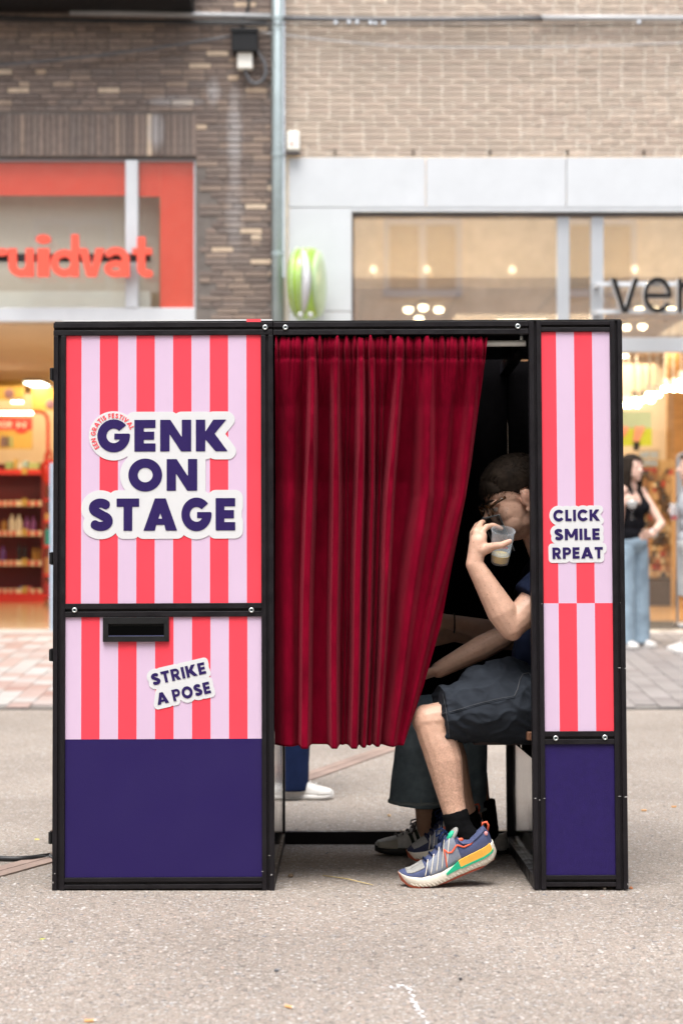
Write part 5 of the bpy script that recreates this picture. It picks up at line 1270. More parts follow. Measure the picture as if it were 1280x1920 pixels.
# shorts: wide legs, pocket, seams and hems
mb = MB(); ax = (kn - hn).normalized()
hem = P(822, 1338, 6.185); cone(mb, hn.lerp(hem, -.05), hem, .142, .100, sq=(.98, 1.05), axis=(0, 0, 1))
mb.ell(hn.lerp(hem, .22) + Vector((0, 0, -.002)), (.17, .13, .128)); mb.ell(pel + Vector((.0, 0, -.015)), (.17, .19, .125))
mb.ell(P(948, 1282, 6.28), (.115, .10, .092)); mb.ell(P(905, 1288, 6.25), (.09, .085, .075)); hemf = P(828, 1340, 6.50); cone(mb, hf, hemf, .135, .100, axis=(0, 0, 1)); mb.caps(hn.lerp(hem, .3), hf.lerp(hemf, .3), .10, .10)
me = remesh(mb, .0048, 4)
def crease(q, sc, p=5): return max(0, 1 - abs(noise.noise(q * sc)) * 2.2) ** p
def shorts_fn(c, n):
    v = .008 * noise.noise(Vector((c.x * 5, c.y * 8, c.z * 9)))
    q = Vector((c.x * .55 + c.z * .75, c.y * .6, c.z * 1.0 - c.x * .45))
    v += .0075 * crease(q + Vector((3, 1, 7)), 9, 4) + .0045 * crease(q + Vector((9, 4, 2)), 19, 4) + .0018 * noise.noise(c * 40)
    t = (c - hem).dot(-ax)
    v += .0045 * math.sin((c.x * 1.1 + c.z * 1.3) * 85 + 3.5 * noise.noise(c * 10)) * (max(0, 1 - abs(t - .05) / .07) + .8 * max(0, 1 - abs(t - .30) / .12))
    return v - .004
displace(me, shorts_fn); so_ = put('shorts', me, M['greyshort'], man, smooth=True)
M['seam'] = mat('shorts seam', (.055, .058, .065), .9)
deps = bpy.context.evaluated_depsgraph_get()
from mathutils.bvhtree import BVHTree
tree = BVHTree.FromPolygons([v.co + WM[so_].translation for v in me.vertices], [tuple(p.vertices) for p in me.polygons])
def on_shorts(px, py):                            # measured seam points dropped on to the cloth
    d = Vector(((px - 640) / F, 1, -(py - 960) / F)).normalized(); h = tree.ray_cast(Vector((0, 0, CZ)), d)
    return h[0] + h[1] * .0008 if h[0] is not None else None
def seam(pts, r, name='seam', m=None):
    dn = []
    for a, b in zip(pts[:-1], pts[1:]):
        n_ = max(2, int(math.dist(a, b) / 5))
        for i in range(n_): dn.append((a[0] + (b[0] - a[0]) * i / n_, a[1] + (b[1] - a[1]) * i / n_))
    dn.append(pts[-1]); w = [p for p in (on_shorts(*q) for q in dn) if p is not None]
    if len(w) > 3: put(name, MB().tube(w, r, 6), m or M['seam'], so_, smooth=True)
seam([(822, 1340), (860, 1330), (900, 1318), (940, 1309), (964, 1305)], .0011)
seam([(822, 1344), (860, 1334), (900, 1322), (940, 1313), (964, 1309)], .0006, m=M['groove'])
seam([(964, 1305), (970, 1292), (974, 1275), (980, 1264), (990, 1262), (996, 1268)], .0022, 'pocket_edge')
seam([(830, 1302), (836, 1330), (840, 1360), (842, 1384)], .0011)
seam([(812, 1316), (817, 1340), (822, 1366), (826, 1384)], .0009)
# socks and shoes
fr_n, L_n = shoe_frame(P(761, 1673, 6.10), P(934, 1606, 6.115), (.2, -.10, 1))
shoe(man, fr_n, L_n, RUN, 1)
sock(man, an, kn.lerp(an, .85), P(890, 1588, 6.12), (.044, .045, .040))
fr_f, L_f = shoe_frame(P(770, 1618, 6.55), P(912, 1562, 6.60), (.2, -.05, 1))
shoe(man, fr_f, L_f, RUN2, 1)
sock(man, af, kf.lerp(af, .885), P(888, 1560, 6.58))
# cup and phone in his hand
def cup_mat():
    m = bpy.data.materials.new('frosted clear plastic'); m.use_nodes = True; nt = m.node_tree; N = nt.nodes; L = nt.links
    b = N['Principled BSDF']; b.inputs['Base Color'].default_value = (.72, .76, .80, 1); b.inputs['Roughness'].default_value = .22
    tr = N.new('ShaderNodeBsdfTransparent'); tr.inputs[0].default_value = (.93, .95, .96, 1); mx = N.new('ShaderNodeMixShader')
    lw = N.new('ShaderNodeLayerWeight'); lw.inputs[0].default_value = .35
    L.new(math_n(nt, 'ADD', math_n(nt, 'MULTIPLY', lw.outputs['Facing'], .34), .06), mx.inputs[0]); L.new(tr.outputs[0], mx.inputs[1]); L.new(b.outputs[0], mx.inputs[2]); L.new(mx.outputs[0], N['Material Output'].inputs[0]); return m
M['cup'] = cup_mat()
ct, cb = P(941, 989, 6.162), P(936, 1055, 6.162)
zc = (ct - cb).normalized(); hc = (ct - cb).length; xc_ = Vector((0, 1, 0)).cross(zc).normalized(); CM = Matrix((xc_, zc.cross(xc_), zc)).transposed()
CM = Matrix.Rotation(R(22), 3, 'X') @ CM          # tipped so that its mouth shows
cup = empty('plastic_cup', cb, 'clear plastic cup with a little pale beer held at the seated man\'s mouth', 'cup')
put('cup_wall', MB().lathe([(.0005, .0), (.0285, .0), (.0295, .004), (.0385, hc - .004), (.0402, hc - .003), (.0402, hc), (.0385, hc), (.0372, hc - .003), (.0280, .006), (.0005, .005)], cb, CM, 36), M['cup'], cup, smooth=True)
put('beer', MB().lathe([(.0005, .0065), (.0278, .0065), (.0300, .030), (.0005, .030)], cb, CM, 30), mat('pale beer', (.66, .40, .04), .12, 0, .05), cup, smooth=False)
put('foam', MB().lathe([(.0005, .0302), (.0300, .0302), (.0318, .048), (.0312, .048), (.0297, .0315), (.0005, .0315)], cb, CM, 30), M['cup'], cup, smooth=True)
mb = MB()
def on_cup(a, z, o=.0008):
    r = .0295 + (.0385 - .0295) * z / hc + o; return cb + CM @ Vector((r * math.sin(a), -r * math.cos(a), z))
lt = [(-.62, .068), (-.70, .074), (-.62, .080), (-.50, .078), (-.42, .066), (-.30, .074), (-.22, .066), (-.10, .074), (.0, .066), (.10, .078), (.16, .066), (.28, .074), (.36, .066), (.5, .070)]
put('cup_print', MB().tube([on_cup(a, z) for a, z in lt], .0013, 6), mat('red cup print', (.60, .08, .05), .5), cup, smooth=True)
ph = empty('phone', P(922, 985, 6.21), 'black phone held upright in front of the seated man\'s nose', 'phone')
PM = Matrix.Translation(P(934, 1004, 6.200)) @ Matrix.Rotation(R(-14), 4, 'Y') @ Matrix.Rotation(R(-30), 4, 'Z') @ Matrix.Rotation(R(20), 4, 'X')
put('phone_body', MB().box(-.034, .034, -.0045, .0045, -.068, .074), M['phone'], ph, PM, bevel=.003)
put('phone_frame', MB().box(-.0346, .0346, -.0030, .0030, -.0686, .0746), mat('metal rim', (.40, .43, .45), .22, .9), ph, PM, bevel=.0025)
put('camera_bump', MB().box(.010, .030, .0046, .0062, .045, .068), M['blackplastic'], ph, PM, bevel=.001)

# --- second sitter, deeper in the booth --------------------------------------
s2 = empty('person', P(1075, 1400, 6.88), 'person in dark flared jeans and grey striped trainers in shadow beside the seated man', 'person')
pel2, che2, nek2 = P(1034, 1325, 6.86), P(1036, 1120, 6.86), P(1036, 1020, 6.86); hd2 = P(1026, 955, 6.86); A2 = axes((-1, .05, -.1), (0, 0, 1))
s2n, s2f = P(1034, 1070, 6.70), P(1034, 1070, 7.02)
k2a, k2b = P(792, 1350, 6.76), P(872, 1352, 6.90); a2a, a2b = P(800, 1560, 6.84), P(905, 1558, 6.88)
e2, w2 = P(945, 1190, 6.80), P(838, 1165, 6.88); e2f, w2f = P(960, 1200, 7.02), P(850, 1190, 7.02)
mb = MB(); head_shape(mb, hd2, A2); mb.caps(hd2 + A2 @ Vector((0, -.03, -.06)), nek2, .055, .06); torso_shape(mb, pel2, che2, nek2, s2n, s2f)
for s_, e_, w_ in ((s2n, e2, w2), (s2f, e2f, w2f)):
    limb(mb, (s_, .052), (e_, .040), (e_.lerp(w_, .3), .043), (w_, .028)); hand_shape(mb, w_, (-1, 0, -.1), (0, 0, 1), .95, 30)
for h_, k_, a_ in ((P(1030, 1325, 6.78), k2a, a2a), (P(1030, 1325, 6.96), k2b, a2b)): limb(mb, (h_, .08), (k_, .056), (k_.lerp(a_, .35), .055), (a_, .036))
b2 = remesh(mb, .006, 4); bo2 = put('body', b2, M['skin'], s2, smooth=True); eyes(bo2, hd2, A2)
A2I = A2.transposed()
put('hair', region(bo2, lambda c: (lambda q: abs(q.x) < .12 and abs(q.y) < .14 and -.1 < q.z < .2 and q.z > np.interp(q.y, [-.1, -.03, .0, .06, .12], [-.06, -.01, .03, .07, .065]))(A2I @ (c - hd2)), .002, lambda c: .012 + .004 * noise.noise(c * 50), 'hair'), M['hair'], s2, smooth=True, solid=.004)
mb = MB(); torso_shape(mb, pel2, che2, nek2 + Vector((0, 0, -.04)), s2n, s2f, 1, .014); cone(mb, s2n, s2n.lerp(e2, .5), .075, .065); cone(mb, s2f, s2f.lerp(e2f, .5), .075, .065)
me = remesh(mb, .008, 4); displace(me, wrinkle(.006, 9, .002, 24, 6)); put('t_shirt', me, M['blackshirt'], s2, smooth=True)
put('bracelet', MB().tube([w2.lerp(e2, .12) + Vector((0, .036 * math.cos(t), .036 * math.sin(t))) for t in np.linspace(0, 6.283, 20)], .003, 6), M['blackplastic'], s2)
mb = MB()
ha, hb = P(781, 1506, 6.80), P(874, 1519, 6.88)
cone(mb, k2a.lerp(ha, -.1), ha, .088, .100, sq=(1.0, .8)); mb.caps(P(1030, 1325, 6.78), k2a, .10, .088); cone(mb, k2b.lerp(hb, -.1), hb, .080, .078, sq=(.98, .95)); mb.caps(P(1030, 1325, 6.96), k2b, .10, .085); mb.ell(pel2, (.15, .19, .12))
me = remesh(mb, .006, 3); displace(me, wrinkle(.006, 7, .002, 26, 8, (1, 1, .5))); jo = put('jeans', me, M['jean_dark'], s2, smooth=True)
for c_, r_, sq in ((ha, .101, (1.0, .8)), (hb, .080, (.98, .95))):
    d_ = Vector((0, 0, 1)); put('hem', MB().tube([c_ + Vector((r_ * sq[0] * math.cos(t), r_ * sq[1] * math.sin(t), .009 + .0015 * math.sin(9 * t))) for t in np.linspace(0, 6.283, 40)], .0065, 8), M['denim_seam'], jo, smooth=True)
    put('side_seam', MB().tube([c_ + Vector((.012 * (1 - t), -r_ * sq[1] * (1.0 - .03 * t) - .001, .01 + .26 * t)) for t in np.linspace(0, 1, 10)], .0026, 6), M['denim_seam'], jo, smooth=True)
for toe, heel in ((P(702, 1600, 6.84), P(848, 1600, 6.86)), (P(806, 1606, 6.90), P(954, 1606, 6.88))):
    fr_, L_ = shoe_frame(toe, heel); shoe(s2, fr_, L_, SUE, 1)
sock(s2, P(815, 1560, 6.85), P(803, 1495, 6.83), P(812, 1575, 6.85), (.046, .050, .036)); sock(s2, P(915, 1560, 6.88), P(907, 1500, 6.88), P(912, 1575, 6.88), (.040, .042, .034))

# --- standing people ---------------------------------------------------------
def stander(name_label, x, y, h, face, skin, top, trousers, style, hair='hair', fem=False, cropped=True, short=False, arms=None, top_kind='t_shirt', vox=.008, flare=.085, gap=.10, back=0):
    z0 = gz(y); s = h / 1.75; fa = R(face); fw = Vector((math.sin(fa), math.cos(fa), 0)); lt = Vector((fw.y, -fw.x, 0))   # lt: the person's right
    o = Vector((x, y, z0)); p = lambda a, b, c: o + lt * a * s + fw * b * s + Vector((0, 0, c * s))
    bk = lambda q: back if q < 0 else 0
    e = empty('person', o, name_label, 'person')
    hd_ = p(0, .02, 1.635); Ah = axes(fw, (0, 0, 1)); pel_, che_, nek_ = p(0, 0, .96), p(0, 0, 1.28), p(0, 0, 1.47)
    sh = .175 if not fem else .155
    S_ = {q: p(q * sh, -.01, 1.42) for q in (-1, 1)}
    arms = arms or {}
    E_ = {q: arms.get(q, (p(q * .25, -.03, 1.13), p(q * .26, .10, .90)))[0] for q in (-1, 1)}; W_ = {q: arms.get(q, (p(q * .25, -.03, 1.13), p(q * .26, .10, .90)))[1] for q in (-1, 1)}
    mb = MB(); head_shape(mb, hd_, Ah, s, fem); mb.caps(hd_ + Vector((0, 0, -.06)) - fw * .03, nek_, .050 * s, .056 * s); torso_shape(mb, pel_, che_, nek_, S_[-1], S_[1], s, 0, fem)
    for q in (-1, 1):
        limb(mb, (S_[q], .050 * s), (S_[q].lerp(E_[q], .6), .042 * s), (E_[q], .037 * s), (E_[q].lerp(W_[q], .3), .039 * s), (W_[q], .027 * s))
        hand_shape(mb, W_[q], arms.get((q, 'dir'), (0, 0, -1)), arms.get((q, 'thumb'), tuple(fw)), .95 * s, arms.get((q, 'curl'), 25))
        limb(mb, (p(q * .09, 0, .93), .085 * s), (p(q * gap, -bk(q) * .5, .50), .056 * s), (p(q * gap, -.015 - bk(q) * .65, .36), .055 * s), (p(q * gap, -.01 - bk(q), .09), .036 * s))
    b = remesh(mb, vox, 3); bo_ = put('body', b, skin, e, smooth=True); eyes(bo_, hd_, Ah, s); AhI = Ah.transposed()
    kf_ = lambda c: (lambda q: abs(q.x) < .12 and abs(q.y) < .14 and -.12 < q.z < .2 and q.z > np.interp(q.y, [-.1, -.03, .0, .06, .12], [-.09, -.04, .03, .07, .065]))(AhI @ (c - hd_) / s)
    put('hair', region(bo_, kf_, .002, lambda c: .012 + .005 * noise.noise(c * 40), 'hair'), M[hair], e, smooth=True, solid=.005)
    mb = MB()
    if short:
        for q in (-1, 1): cone(mb, p(q * .09, 0, .95), p(q * gap, 0, .50), .105 * s, .098 * s)
    else:
        for q in (-1, 1): cone(mb, p(q * .09, 0, .93), p(q * gap, -.01 - bk(q), .045), .100 * s, flare * s, sq=(1, 1.05), mid=(0, 0, 0))
    mb.ell(p(0, 0, .96), (.180 * s, .135 * s, .115 * s), Ah)
    me = remesh(mb, vox, 3); displace(me, wrinkle(.010, 5, .003, 14, x, (1, 1, .6))); put('trousers' if not short else 'shorts', me, trousers, e, smooth=True)
    mb = MB()
    if top_kind == 't_shirt':
        torso_shape(mb, pel_ + Vector((0, 0, .04)), che_, nek_ - Vector((0, 0, .04)), S_[-1], S_[1], s, .013, fem)
        for q in (-1, 1): cone(mb, S_[q], S_[q].lerp(E_[q], .5), .072 * s, .062 * s)
    else:                                          # halter top with a deep V
        torso_shape(mb, pel_ + Vector((0, 0, .06)), che_ - Vector((0, 0, .05)), nek_, S_[-1], S_[1], s, .010, fem, shoulders=False)
        for q in (-1, 1): mb.ell(p(q * .065, .095, 1.28), (.066 * s, .050 * s, .066 * s)); mb.caps(p(q * .075, .10, 1.32), p(q * .05, .035, 1.47), .030 * s, .020 * s)
    me = remesh(mb, vox * .8, 3); displace(me, wrinkle(.006, 8, .002, 20, x)); put(top_kind, me, top, e, smooth=True)
    for q in (-1, 1):
        t_, h_ = p(q * (gap + .02), .20 - bk(q), 0), p(q * gap, -.085 - bk(q), 0); t_.z = h_.z = z0 + .001
        f2, l2 = shoe_frame(t_, h_); shoe(e, f2, l2, style, 1 if (f2.to_3x3() @ Vector((0, 1, 0))).y < 0 else -1)
    return e, p, hd_, Ah, s, fw, lt
# passer-by right behind the booth: his trouser leg and shoe show under the curtain
stander('passer-by in navy trousers and off-white shoes standing right behind the booth', X(552, 8.55) - .02, 8.60, 1.74, 88, M['skin_light'], M['navytrouser'], M['navytrouser'], PLA, flare=.088, gap=.11, back=.30)
# woman with a coupe glass
yw_ = 16.35; xw_ = X(1181, yw_)
def wp(px, py, d=0): return P(px, py, yw_ + d)
# she faces half right; her right arm carries the glass, her left hand rests on her hip
wo = stander('woman with long dark hair, black halter top and light jeans holding a coupe glass', xw_, yw_, 1.70, 140, M['skin_light'], M['blackshirt'], M['jean_light'], PLA, fem=True, top_kind='halter_top',
    arms={-1: (wp(1239, 982, -.02), wp(1221, 1003, -.20)), 1: (wp(1158, 985, -.14), wp(1166, 944, -.30)), (-1, 'dir'): (-.9, -.3, -.1), (-1, 'thumb'): (-.2, -.3, 1), (1, 'dir'): (.9, -.3, .4), (1, 'thumb'): (.2, -.2, 1), (1, 'curl'): 45}, vox=.007, flare=.115)
we, p_, hdw, Aw, sw = wo[:5]
mb = MB()
for i in range(15):
    t = i / 14; a = R(-125 + 250 * t) + math.pi; rx_ = .082
    top_ = hdw + Aw @ Vector((rx_ * math.sin(a) * .9, .085 * math.cos(a) * 1.0 - .02, .075)); mid_ = hdw + Aw @ Vector((rx_ * 1.18 * math.sin(a), .095 * math.cos(a) - .03, -.03)); low = hdw + Aw @ Vector((rx_ * 1.15 * math.sin(a), .085 * math.cos(a) - .045, -.25 - .03 * random.random()))
    mb.tube([hdw + Aw @ Vector((0, -.02, .115)), top_, mid_, mid_.lerp(low, .5) + Vector((0, 0, 0)), low], [.02, .030, .034, .030, .012], 8)
me = remesh(mb, .007, 2); displace(me, lambda c, n: .006 * noise.noise(Vector((c.x * 70, c.y * 70, c.z * 8)))); put('long_hair', me, M['hair'], we, smooth=True)
put('bracelet', MB().tube([wp(1224, 1000, -.185) + Vector((.034 * math.cos(t), .02 * math.cos(t), .034 * math.sin(t))) for t in np.linspace(0, 6.283, 18)], .009, 8), M['steel'], we, smooth=True)
cg = empty('coupe_glass', wp(1185, 974, -.36), 'coupe glass of pale foamy drink held by the woman in the black top', 'glass')
cz = wp(1184, 974, -.36); hg = .165
M['clear'] = glass('clear glass', (.95, .96, .97), 1.5, 1.5)
put('glass_bowl', MB().lathe([(.0045, .0), (.006, .075), (.030, .10), (.052, .145), (.0545, .168), (.053, .168), (.050, .146), (.028, .103), (.003, .08), (.0045, .0)], cz, None, 28, cap=False), M['clear'], cg, smooth=True)
put('glass_foot', MB().lathe([(.0005, 0), (.040, 0), (.038, .003), (.005, .008), (.0005, .008)], cz, None, 28), M['clear'], cg, smooth=True)
put('drink', MB().lathe([(.0005, .100), (.027, .104), (.0490, .146), (.051, .158), (.0005, .162)], cz, None, 24), mat('pale foam drink', (.85, .84, .80), .4), cg, smooth=True)
# person at the right edge with a red drink
yr = 16.0; xr0 = X(1297, yr); rp_ = lambda px, py, d=0: P(px, py, yr + d)
stander('person in light shorts and white shoes holding a red drink beside the shop doorway', xr0, yr, 1.72, 268, M['skin_light'], mat('pale grey top', (.35, .36, .38), .9), mat('pale shorts', (.45, .45, .44), .9), PLA, short=True,
    arms={1: (rp_(1300, 1000, .1), rp_(1277, 962, .02)), -1: (rp_(1318, 1000, -.25), rp_(1300, 1010, -.3)), (1, 'dir'): (-1, 0, .05), (1, 'thumb'): (0, .1, 1), (1, 'curl'): 40}, vox=.008, gap=.115)
cu = empty('plastic_cup', rp_(1263, 975, -.05), 'clear plastic cup of red drink at the right edge of the view', 'cup'); c0 = rp_(1263, 976, -.06)
put('cup_wall', MB().lathe([(.0005, 0), (.030, 0), (.040, .15), (.038, .15), (.0285, .004), (.0005, .004)], c0, None, 24), M['cup'], cu, smooth=True)
put('drink', MB().lathe([(.0005, .005), (.028, .005), (.031, .04), (.0005, .04)], c0, None, 24), mat('red drink', (.65, .05, .04), .2), cu)
put('straw', MB().cyl(c0 + Vector((0, 0, .01)), c0 + Vector((.035, 0, .21)), .004, n=8), M['blackplastic'], cu)

# ------------------------------------------------------------------ inside the left shop
YG = 23.4
M['shelf_red'] = mat('dark red shelf metal', (.20, .012, .012), .45, 0, .1, 4)
M['bright_red'] = mat('bright red plastic', (.62, .035, .025), .35, 0, .05, 4)
M['strip_cream'] = mat('price strip', (.72, .60, .42), .5)
M['ylw'] = mat('yellow print', (.52, .34, .07), .5, 0, .04, 3)
def gx(px): return X(px, YG)
def gzz(py): return Z(py, YG)
su = empty('shelf_unit', (gx(20), YG, .088), 'dark red shelf unit with bottles inside the left shop', 'shelf')
put('back_panel', MB().box(gx(-90), gx(84), YG + .42, YG + .45, .12, gzz(868)), M['shelf_red'], su)
put('side_panel', MB().box(gx(79), gx(84.5), YG - .02, YG + .41, .12, gzz(868)), M['shelf_red'], su)
put('plinth', MB().box(gx(-90), gx(84), YG - .03, YG + .45, .088, gzz(1112)), M['bright_red'], su)
for i, py in enumerate((884, 943, 999, 1055, 1108)):
    sh_ = put('shelf', MB().box(gx(-90), gx(78.5), YG + .0, YG + .41, gzz(py) - .02, gzz(py)), M['shelf_red'], su)
    put('price_strip', MB().box(gx(-90), gx(79), YG - .02, YG - .002, gzz(py + 6), gzz(py - 4)), M['strip_cream'] if i else M['bright_red'], sh_)
    for a, b, m_ in ((2, 8, 'bright_red'), (14, 19, 'bright_red'), (24, 30, 'bright_red'), (42, 52, 'ylw'), (53, 59, 'bright_red'), (66, 73, 'bright_red')):
        put('price_card', MB().box(gx(a), gx(b), YG - .030, YG - .0205, gzz(py + 5), gzz(py - (8 if m_ == 'ylw' else 3))), M[m_], sh_)
def bottle(px, pyb, w, h, m, label, group='bottles on the red shelf unit', dy=.12):
    c = Vector((gx(px), YG + dy, gzz(pyb) + .001)); r = w / F * YG / 2; hh = h / F * YG
    e = empty('bottle', c, label, 'bottle', group)
    put('bottle_body', MB().lathe([(.0005, 0), (r, 0), (r, hh * .62), (r * .8, hh * .74), (r * .35, hh * .80), (r * .0005, hh * .80)], c, None, 14), m, e, smooth=False)
    put('bottle_cap', MB().lathe([(.0005, hh * .801), (r * .42, hh * .801), (r * .40, hh), (.0005, hh)], c, None, 12), m, e)
mp = lambda n, c: mat(n, c, .35, 0, .05)
wht, pur, blk, gld, lil = mp('white bottle', (.72, .66, .52)), mp('purple bottle', (.16, .06, .30)), mp('black bottle', (.02, .015, .02)), mp('amber bottle', (.52, .27, .06)), mp('lilac bottle', (.30, .10, .32))
for px, py, w, h, m_, lab in ((5, 999, 9, 24, gld, 'amber bottle at the left end of the third shelf from the top'), (20, 999, 13, 34, wht, 'fat white bottle left of its white twin on the middle shelf'), (33, 999, 13, 34, wht, 'fat white bottle right of its white twin on the middle shelf'),
    (48, 999, 9, 30, lil, 'left lilac and black bottle on the middle shelf'), (60, 999, 9, 30, lil, 'right lilac and black bottle on the middle shelf'),
    (3, 1055, 10, 30, pur, 'purple bottle at the left end of the lower shelf'), (34, 1055, 8, 38, blk, 'left tall black bottle on the lower shelf'), (44, 1055, 8, 36, blk, 'right tall black bottle on the lower shelf'),
    (61, 1055, 6, 28, gld, 'first thin amber bottle on the lower shelf'), (68, 1055, 6, 28, gld, 'second thin amber bottle on the lower shelf'), (75, 1055, 6, 28, gld, 'third thin amber bottle beside the shelf end')): bottle(px, py, w, h, m_, lab)
for i, (a, b, h, c, lab) in enumerate(((8, 22, 18, (.30, .42, .16), 'green box on top of the red shelf unit'), (24, 30, 24, (.62, .44, .12), 'narrow yellow box on top of the red shelf unit'), (32, 40, 16, (.70, .70, .60), 'low white box on top of the red shelf unit'), (42, 50, 20, (.40, .60, .62), 'pale blue box on top of the red shelf unit'), (52, 72, 17, (.46, .56, .22), 'wide green box on top of the red shelf unit'))):
    put('carton', MB().box(gx(a), gx(b), YG + .08, YG + .24, gzz(884) + .001, gzz(884) + h / F * YG), mp('carton', c), label=lab, cat='box', group='boxes on the red shelf unit', bevel=.004)
for i, (a, b) in enumerate(((36, 44), (46, 58))):
    put('carton', MB().box(gx(a), gx(b), YG + .02, YG + .14, gzz(1108) + .001, gzz(1100)), mp('blue carton', (.12, .16, .40) if i == 0 else (.55, .10, .12)), label=('blue', 'red')[i] + ' flat box on the lowest shelf of the red unit', cat='box')
hp_ = empty('display_hoop', (gx(20), YG - .1, gzz(868)), 'red tubular hoop over the shelf unit carrying promotion boards', 'display frame')
put('hoop', MB().tube([Vector((gx(x_), YG + .1, gzz(y_))) for x_, y_ in ((-80, 772), (0, 771), (70, 771), (80, 773), (86, 780), (88, 792), (88, 830), (88, 868))], .022, 10), M['bright_red'], hp_, smooth=True)
put('light_tube', MB().cyl((gx(-60), YG + .06, gzz(774)), (gx(60), YG + .06, gzz(774)), .018, n=10), M['warm2'], hp_)
pb = empty('promotion_board', (gx(28), YG, gzz(840)), 'red and yellow promotion board hanging in the hoop with a round red badge', 'sign')
put('board', MB().box(gx(-40), gx(60), YG + .04, YG + .06, gzz(842), gzz(806.5)), M['ylw'], pb); put('board_header', MB().box(gx(-40), gx(60), YG + .035, YG + .06, gzz(806), gzz(782)), M['bright_red'], pb)
put('badge', MB().cyl((gx(40), YG + .033, gzz(797)), (gx(40), YG + .015, gzz(797)), 15 / F * YG, n=24), M['bright_red'], pb)
def lettering(txt, t, px, py, w, cap, Y, m, parent, h=.004):
    f, _ = word(txt, t, w / cap, .14); k = Y / F
    put('lettering', slab(contours(placed(f, X(px, Y), Z(py, Y), cap * k), X(px, Y) - .05, X(px + w, Y) + .05, Z(py, Y) - .05, Z(py, Y) + cap * k + .05, h), .006), m, parent, Matrix.Translation((0, Y, 0)))
lettering('2+2', .2, 31, 801, 18, 9, YG + .007, M['cream'], pb); lettering('MOI!', .2, -12, 801, 34, 11, YG + .027, M['cream'], pb)
for a, b, c in ((2, 8, (.10, .05, .12)), (10, 16, (.06, .05, .07)), (18, 24, (.28, .34, .14))): put('printed_bottle', MB().box(gx(a), gx(b), YG + .033, YG + .039, gzz(838), gzz(818)), mp('printed bottle', c), pb)
for a, b, y0, y1, Y, lab in ((-40, 45, 692, 750, 25.5, 'yellow hanging poster with a dark picture at the back of the left shop'), (60, 112, 727, 770, 25.8, 'yellow hanging poster beside the bright ceiling tube')):
    e = empty('poster', P((a + b) / 2, y1, Y), lab, 'poster'); put('poster_sheet', MB().box(X(a, Y), X(b, Y), Y, Y + .02, Z(y1, Y), Z(y0, Y)), M['ylw'], e)
    put('printed_picture', MB().ell((X(a + (b - a) * .68, Y), Y - .004, Z(y1 - 12, Y)), (.07, .006, .07), n=12, k=6), mp('poster picture', (.22, .12, .16)), e)
    put('poster_rail', MB().cyl((X(a, Y), Y + .01, Z(y0, Y) + .012), (X(b, Y), Y + .01, Z(y0, Y) + .012), .014, n=8), M['alu_white'], e)
    put('poster_cord', MB().cyl((X((a + b) / 2, Y), Y + .01, Z(y0, Y) + .02), (X((a + b) / 2, Y), Y + .01, 3.06), .005, n=6), M['alu_white'], e)
YB = 22.3
bb = MB(); cbag = P(92, 905, YB); bb.ell(cbag + Vector((0, 0, .14)), (.10, .08, .16)); bb.ell(cbag + Vector((.02, 0, .04)), (.07, .06, .09))
bag = put('shopping_bag', remesh(bb, .012, 3), M['bright_red'], smooth=True, label='red bag hanging beside the shelf unit next to the booth edge', cat='bag')
put('bag_handle', MB().tube([cbag + Vector((.05 * math.cos(t), 0, .26 + .13 * math.sin(t))) for t in np.linspace(0, math.pi, 10)], .012, 8), M['bright_red'], bag, smooth=True)
sr = empty('display_rack', P(91, 1125, YB + .3), 'narrow side rack beside the red shelf unit', 'shelf')
put('rack_post', MB().box(X(85, YB + .3), X(87, YB + .3), YB + .28, YB + .32, .088, Z(860, YB + .3)), M['shelf_red'], sr)
for py in (935, 975, 1022, 1075, 1115): put('rack_tray', MB().box(X(86, YB + .3), X(104, YB + .3), YB + .15, YB + .40, Z(py, YB + .3) - .03, Z(py, YB + .3)), M['bright_red'], sr)
for py, h, c, lab in ((975, 12, (.55, .32, .10), 'orange pack on the narrow side rack'), (1022, 30, (.02, .28, .26), 'teal pack on the narrow side rack'), (1075, 30, (.45, .22, .08), 'brown pack on the narrow side rack'), (1115, 22, (.40, .03, .03), 'dark red pack at the foot of the narrow side rack')):
    put('pack', MB().box(X(87.5, YB + .3), X(96, YB + .3), YB + .18, YB + .28, Z(py, YB + .3) + .001, Z(py - h, YB + .3)), mp('pack', c), label=lab, cat='pack', bevel=.004)

# ------------------------------------------------------------------ inside the right shop
YP = 21.4
lp_ = empty('poster', P(1190, 850, YP), 'lime and sage green poster with reaching pink hands inside the right shop', 'poster')
put('poster_sheet', MB().box(X(1120, YP), X(1221, YP), YP, YP + .02, Z(836, YP), Z(772, YP)), mat('lime print', (.44, .52, .03), .5, 0, .1, 2), lp_)
put('poster_band', MB().box(X(1120, YP), X(1221, YP), YP - .004, YP - .001, Z(802, YP), Z(771, YP)), mat('sage print', (.32, .42, .30), .5), lp_)
for x0, x1, xb, yb in ((1166, 1176, 1160, 820), (1190, 1206, 1188, 828)):
    put('printed_hand', MB().prism([(X(a, YP), Z(b, YP)) for a, b in ((xb - 3, yb), (xb + 9, yb), (x1 - 2, 812), (x1 + 2, 802), (x1 - 3, 798), (x0 + 6, 801), (x0, 798), (x0 - 2, 806))], YP - .012, YP - .0045), mat('pink hand print', (.62, .26, .17), .5), lp_)
put('printed_sleeve', MB().prism([(X(a, YP), Z(b, YP)) for a, b in ((1186, 845), (1196, 845), (1199, 829), (1187, 829))], YP - .013, YP - .0045), M['blackplastic'], lp_)
YW = 18.6
wsg = empty('open_sign', P(1217, 880, YW), 'small window sign in pale blue capitals above the woman with the glass', 'sign')
M['pale_blue'] = mat('pale blue letters', (.52, .68, .72), .4)
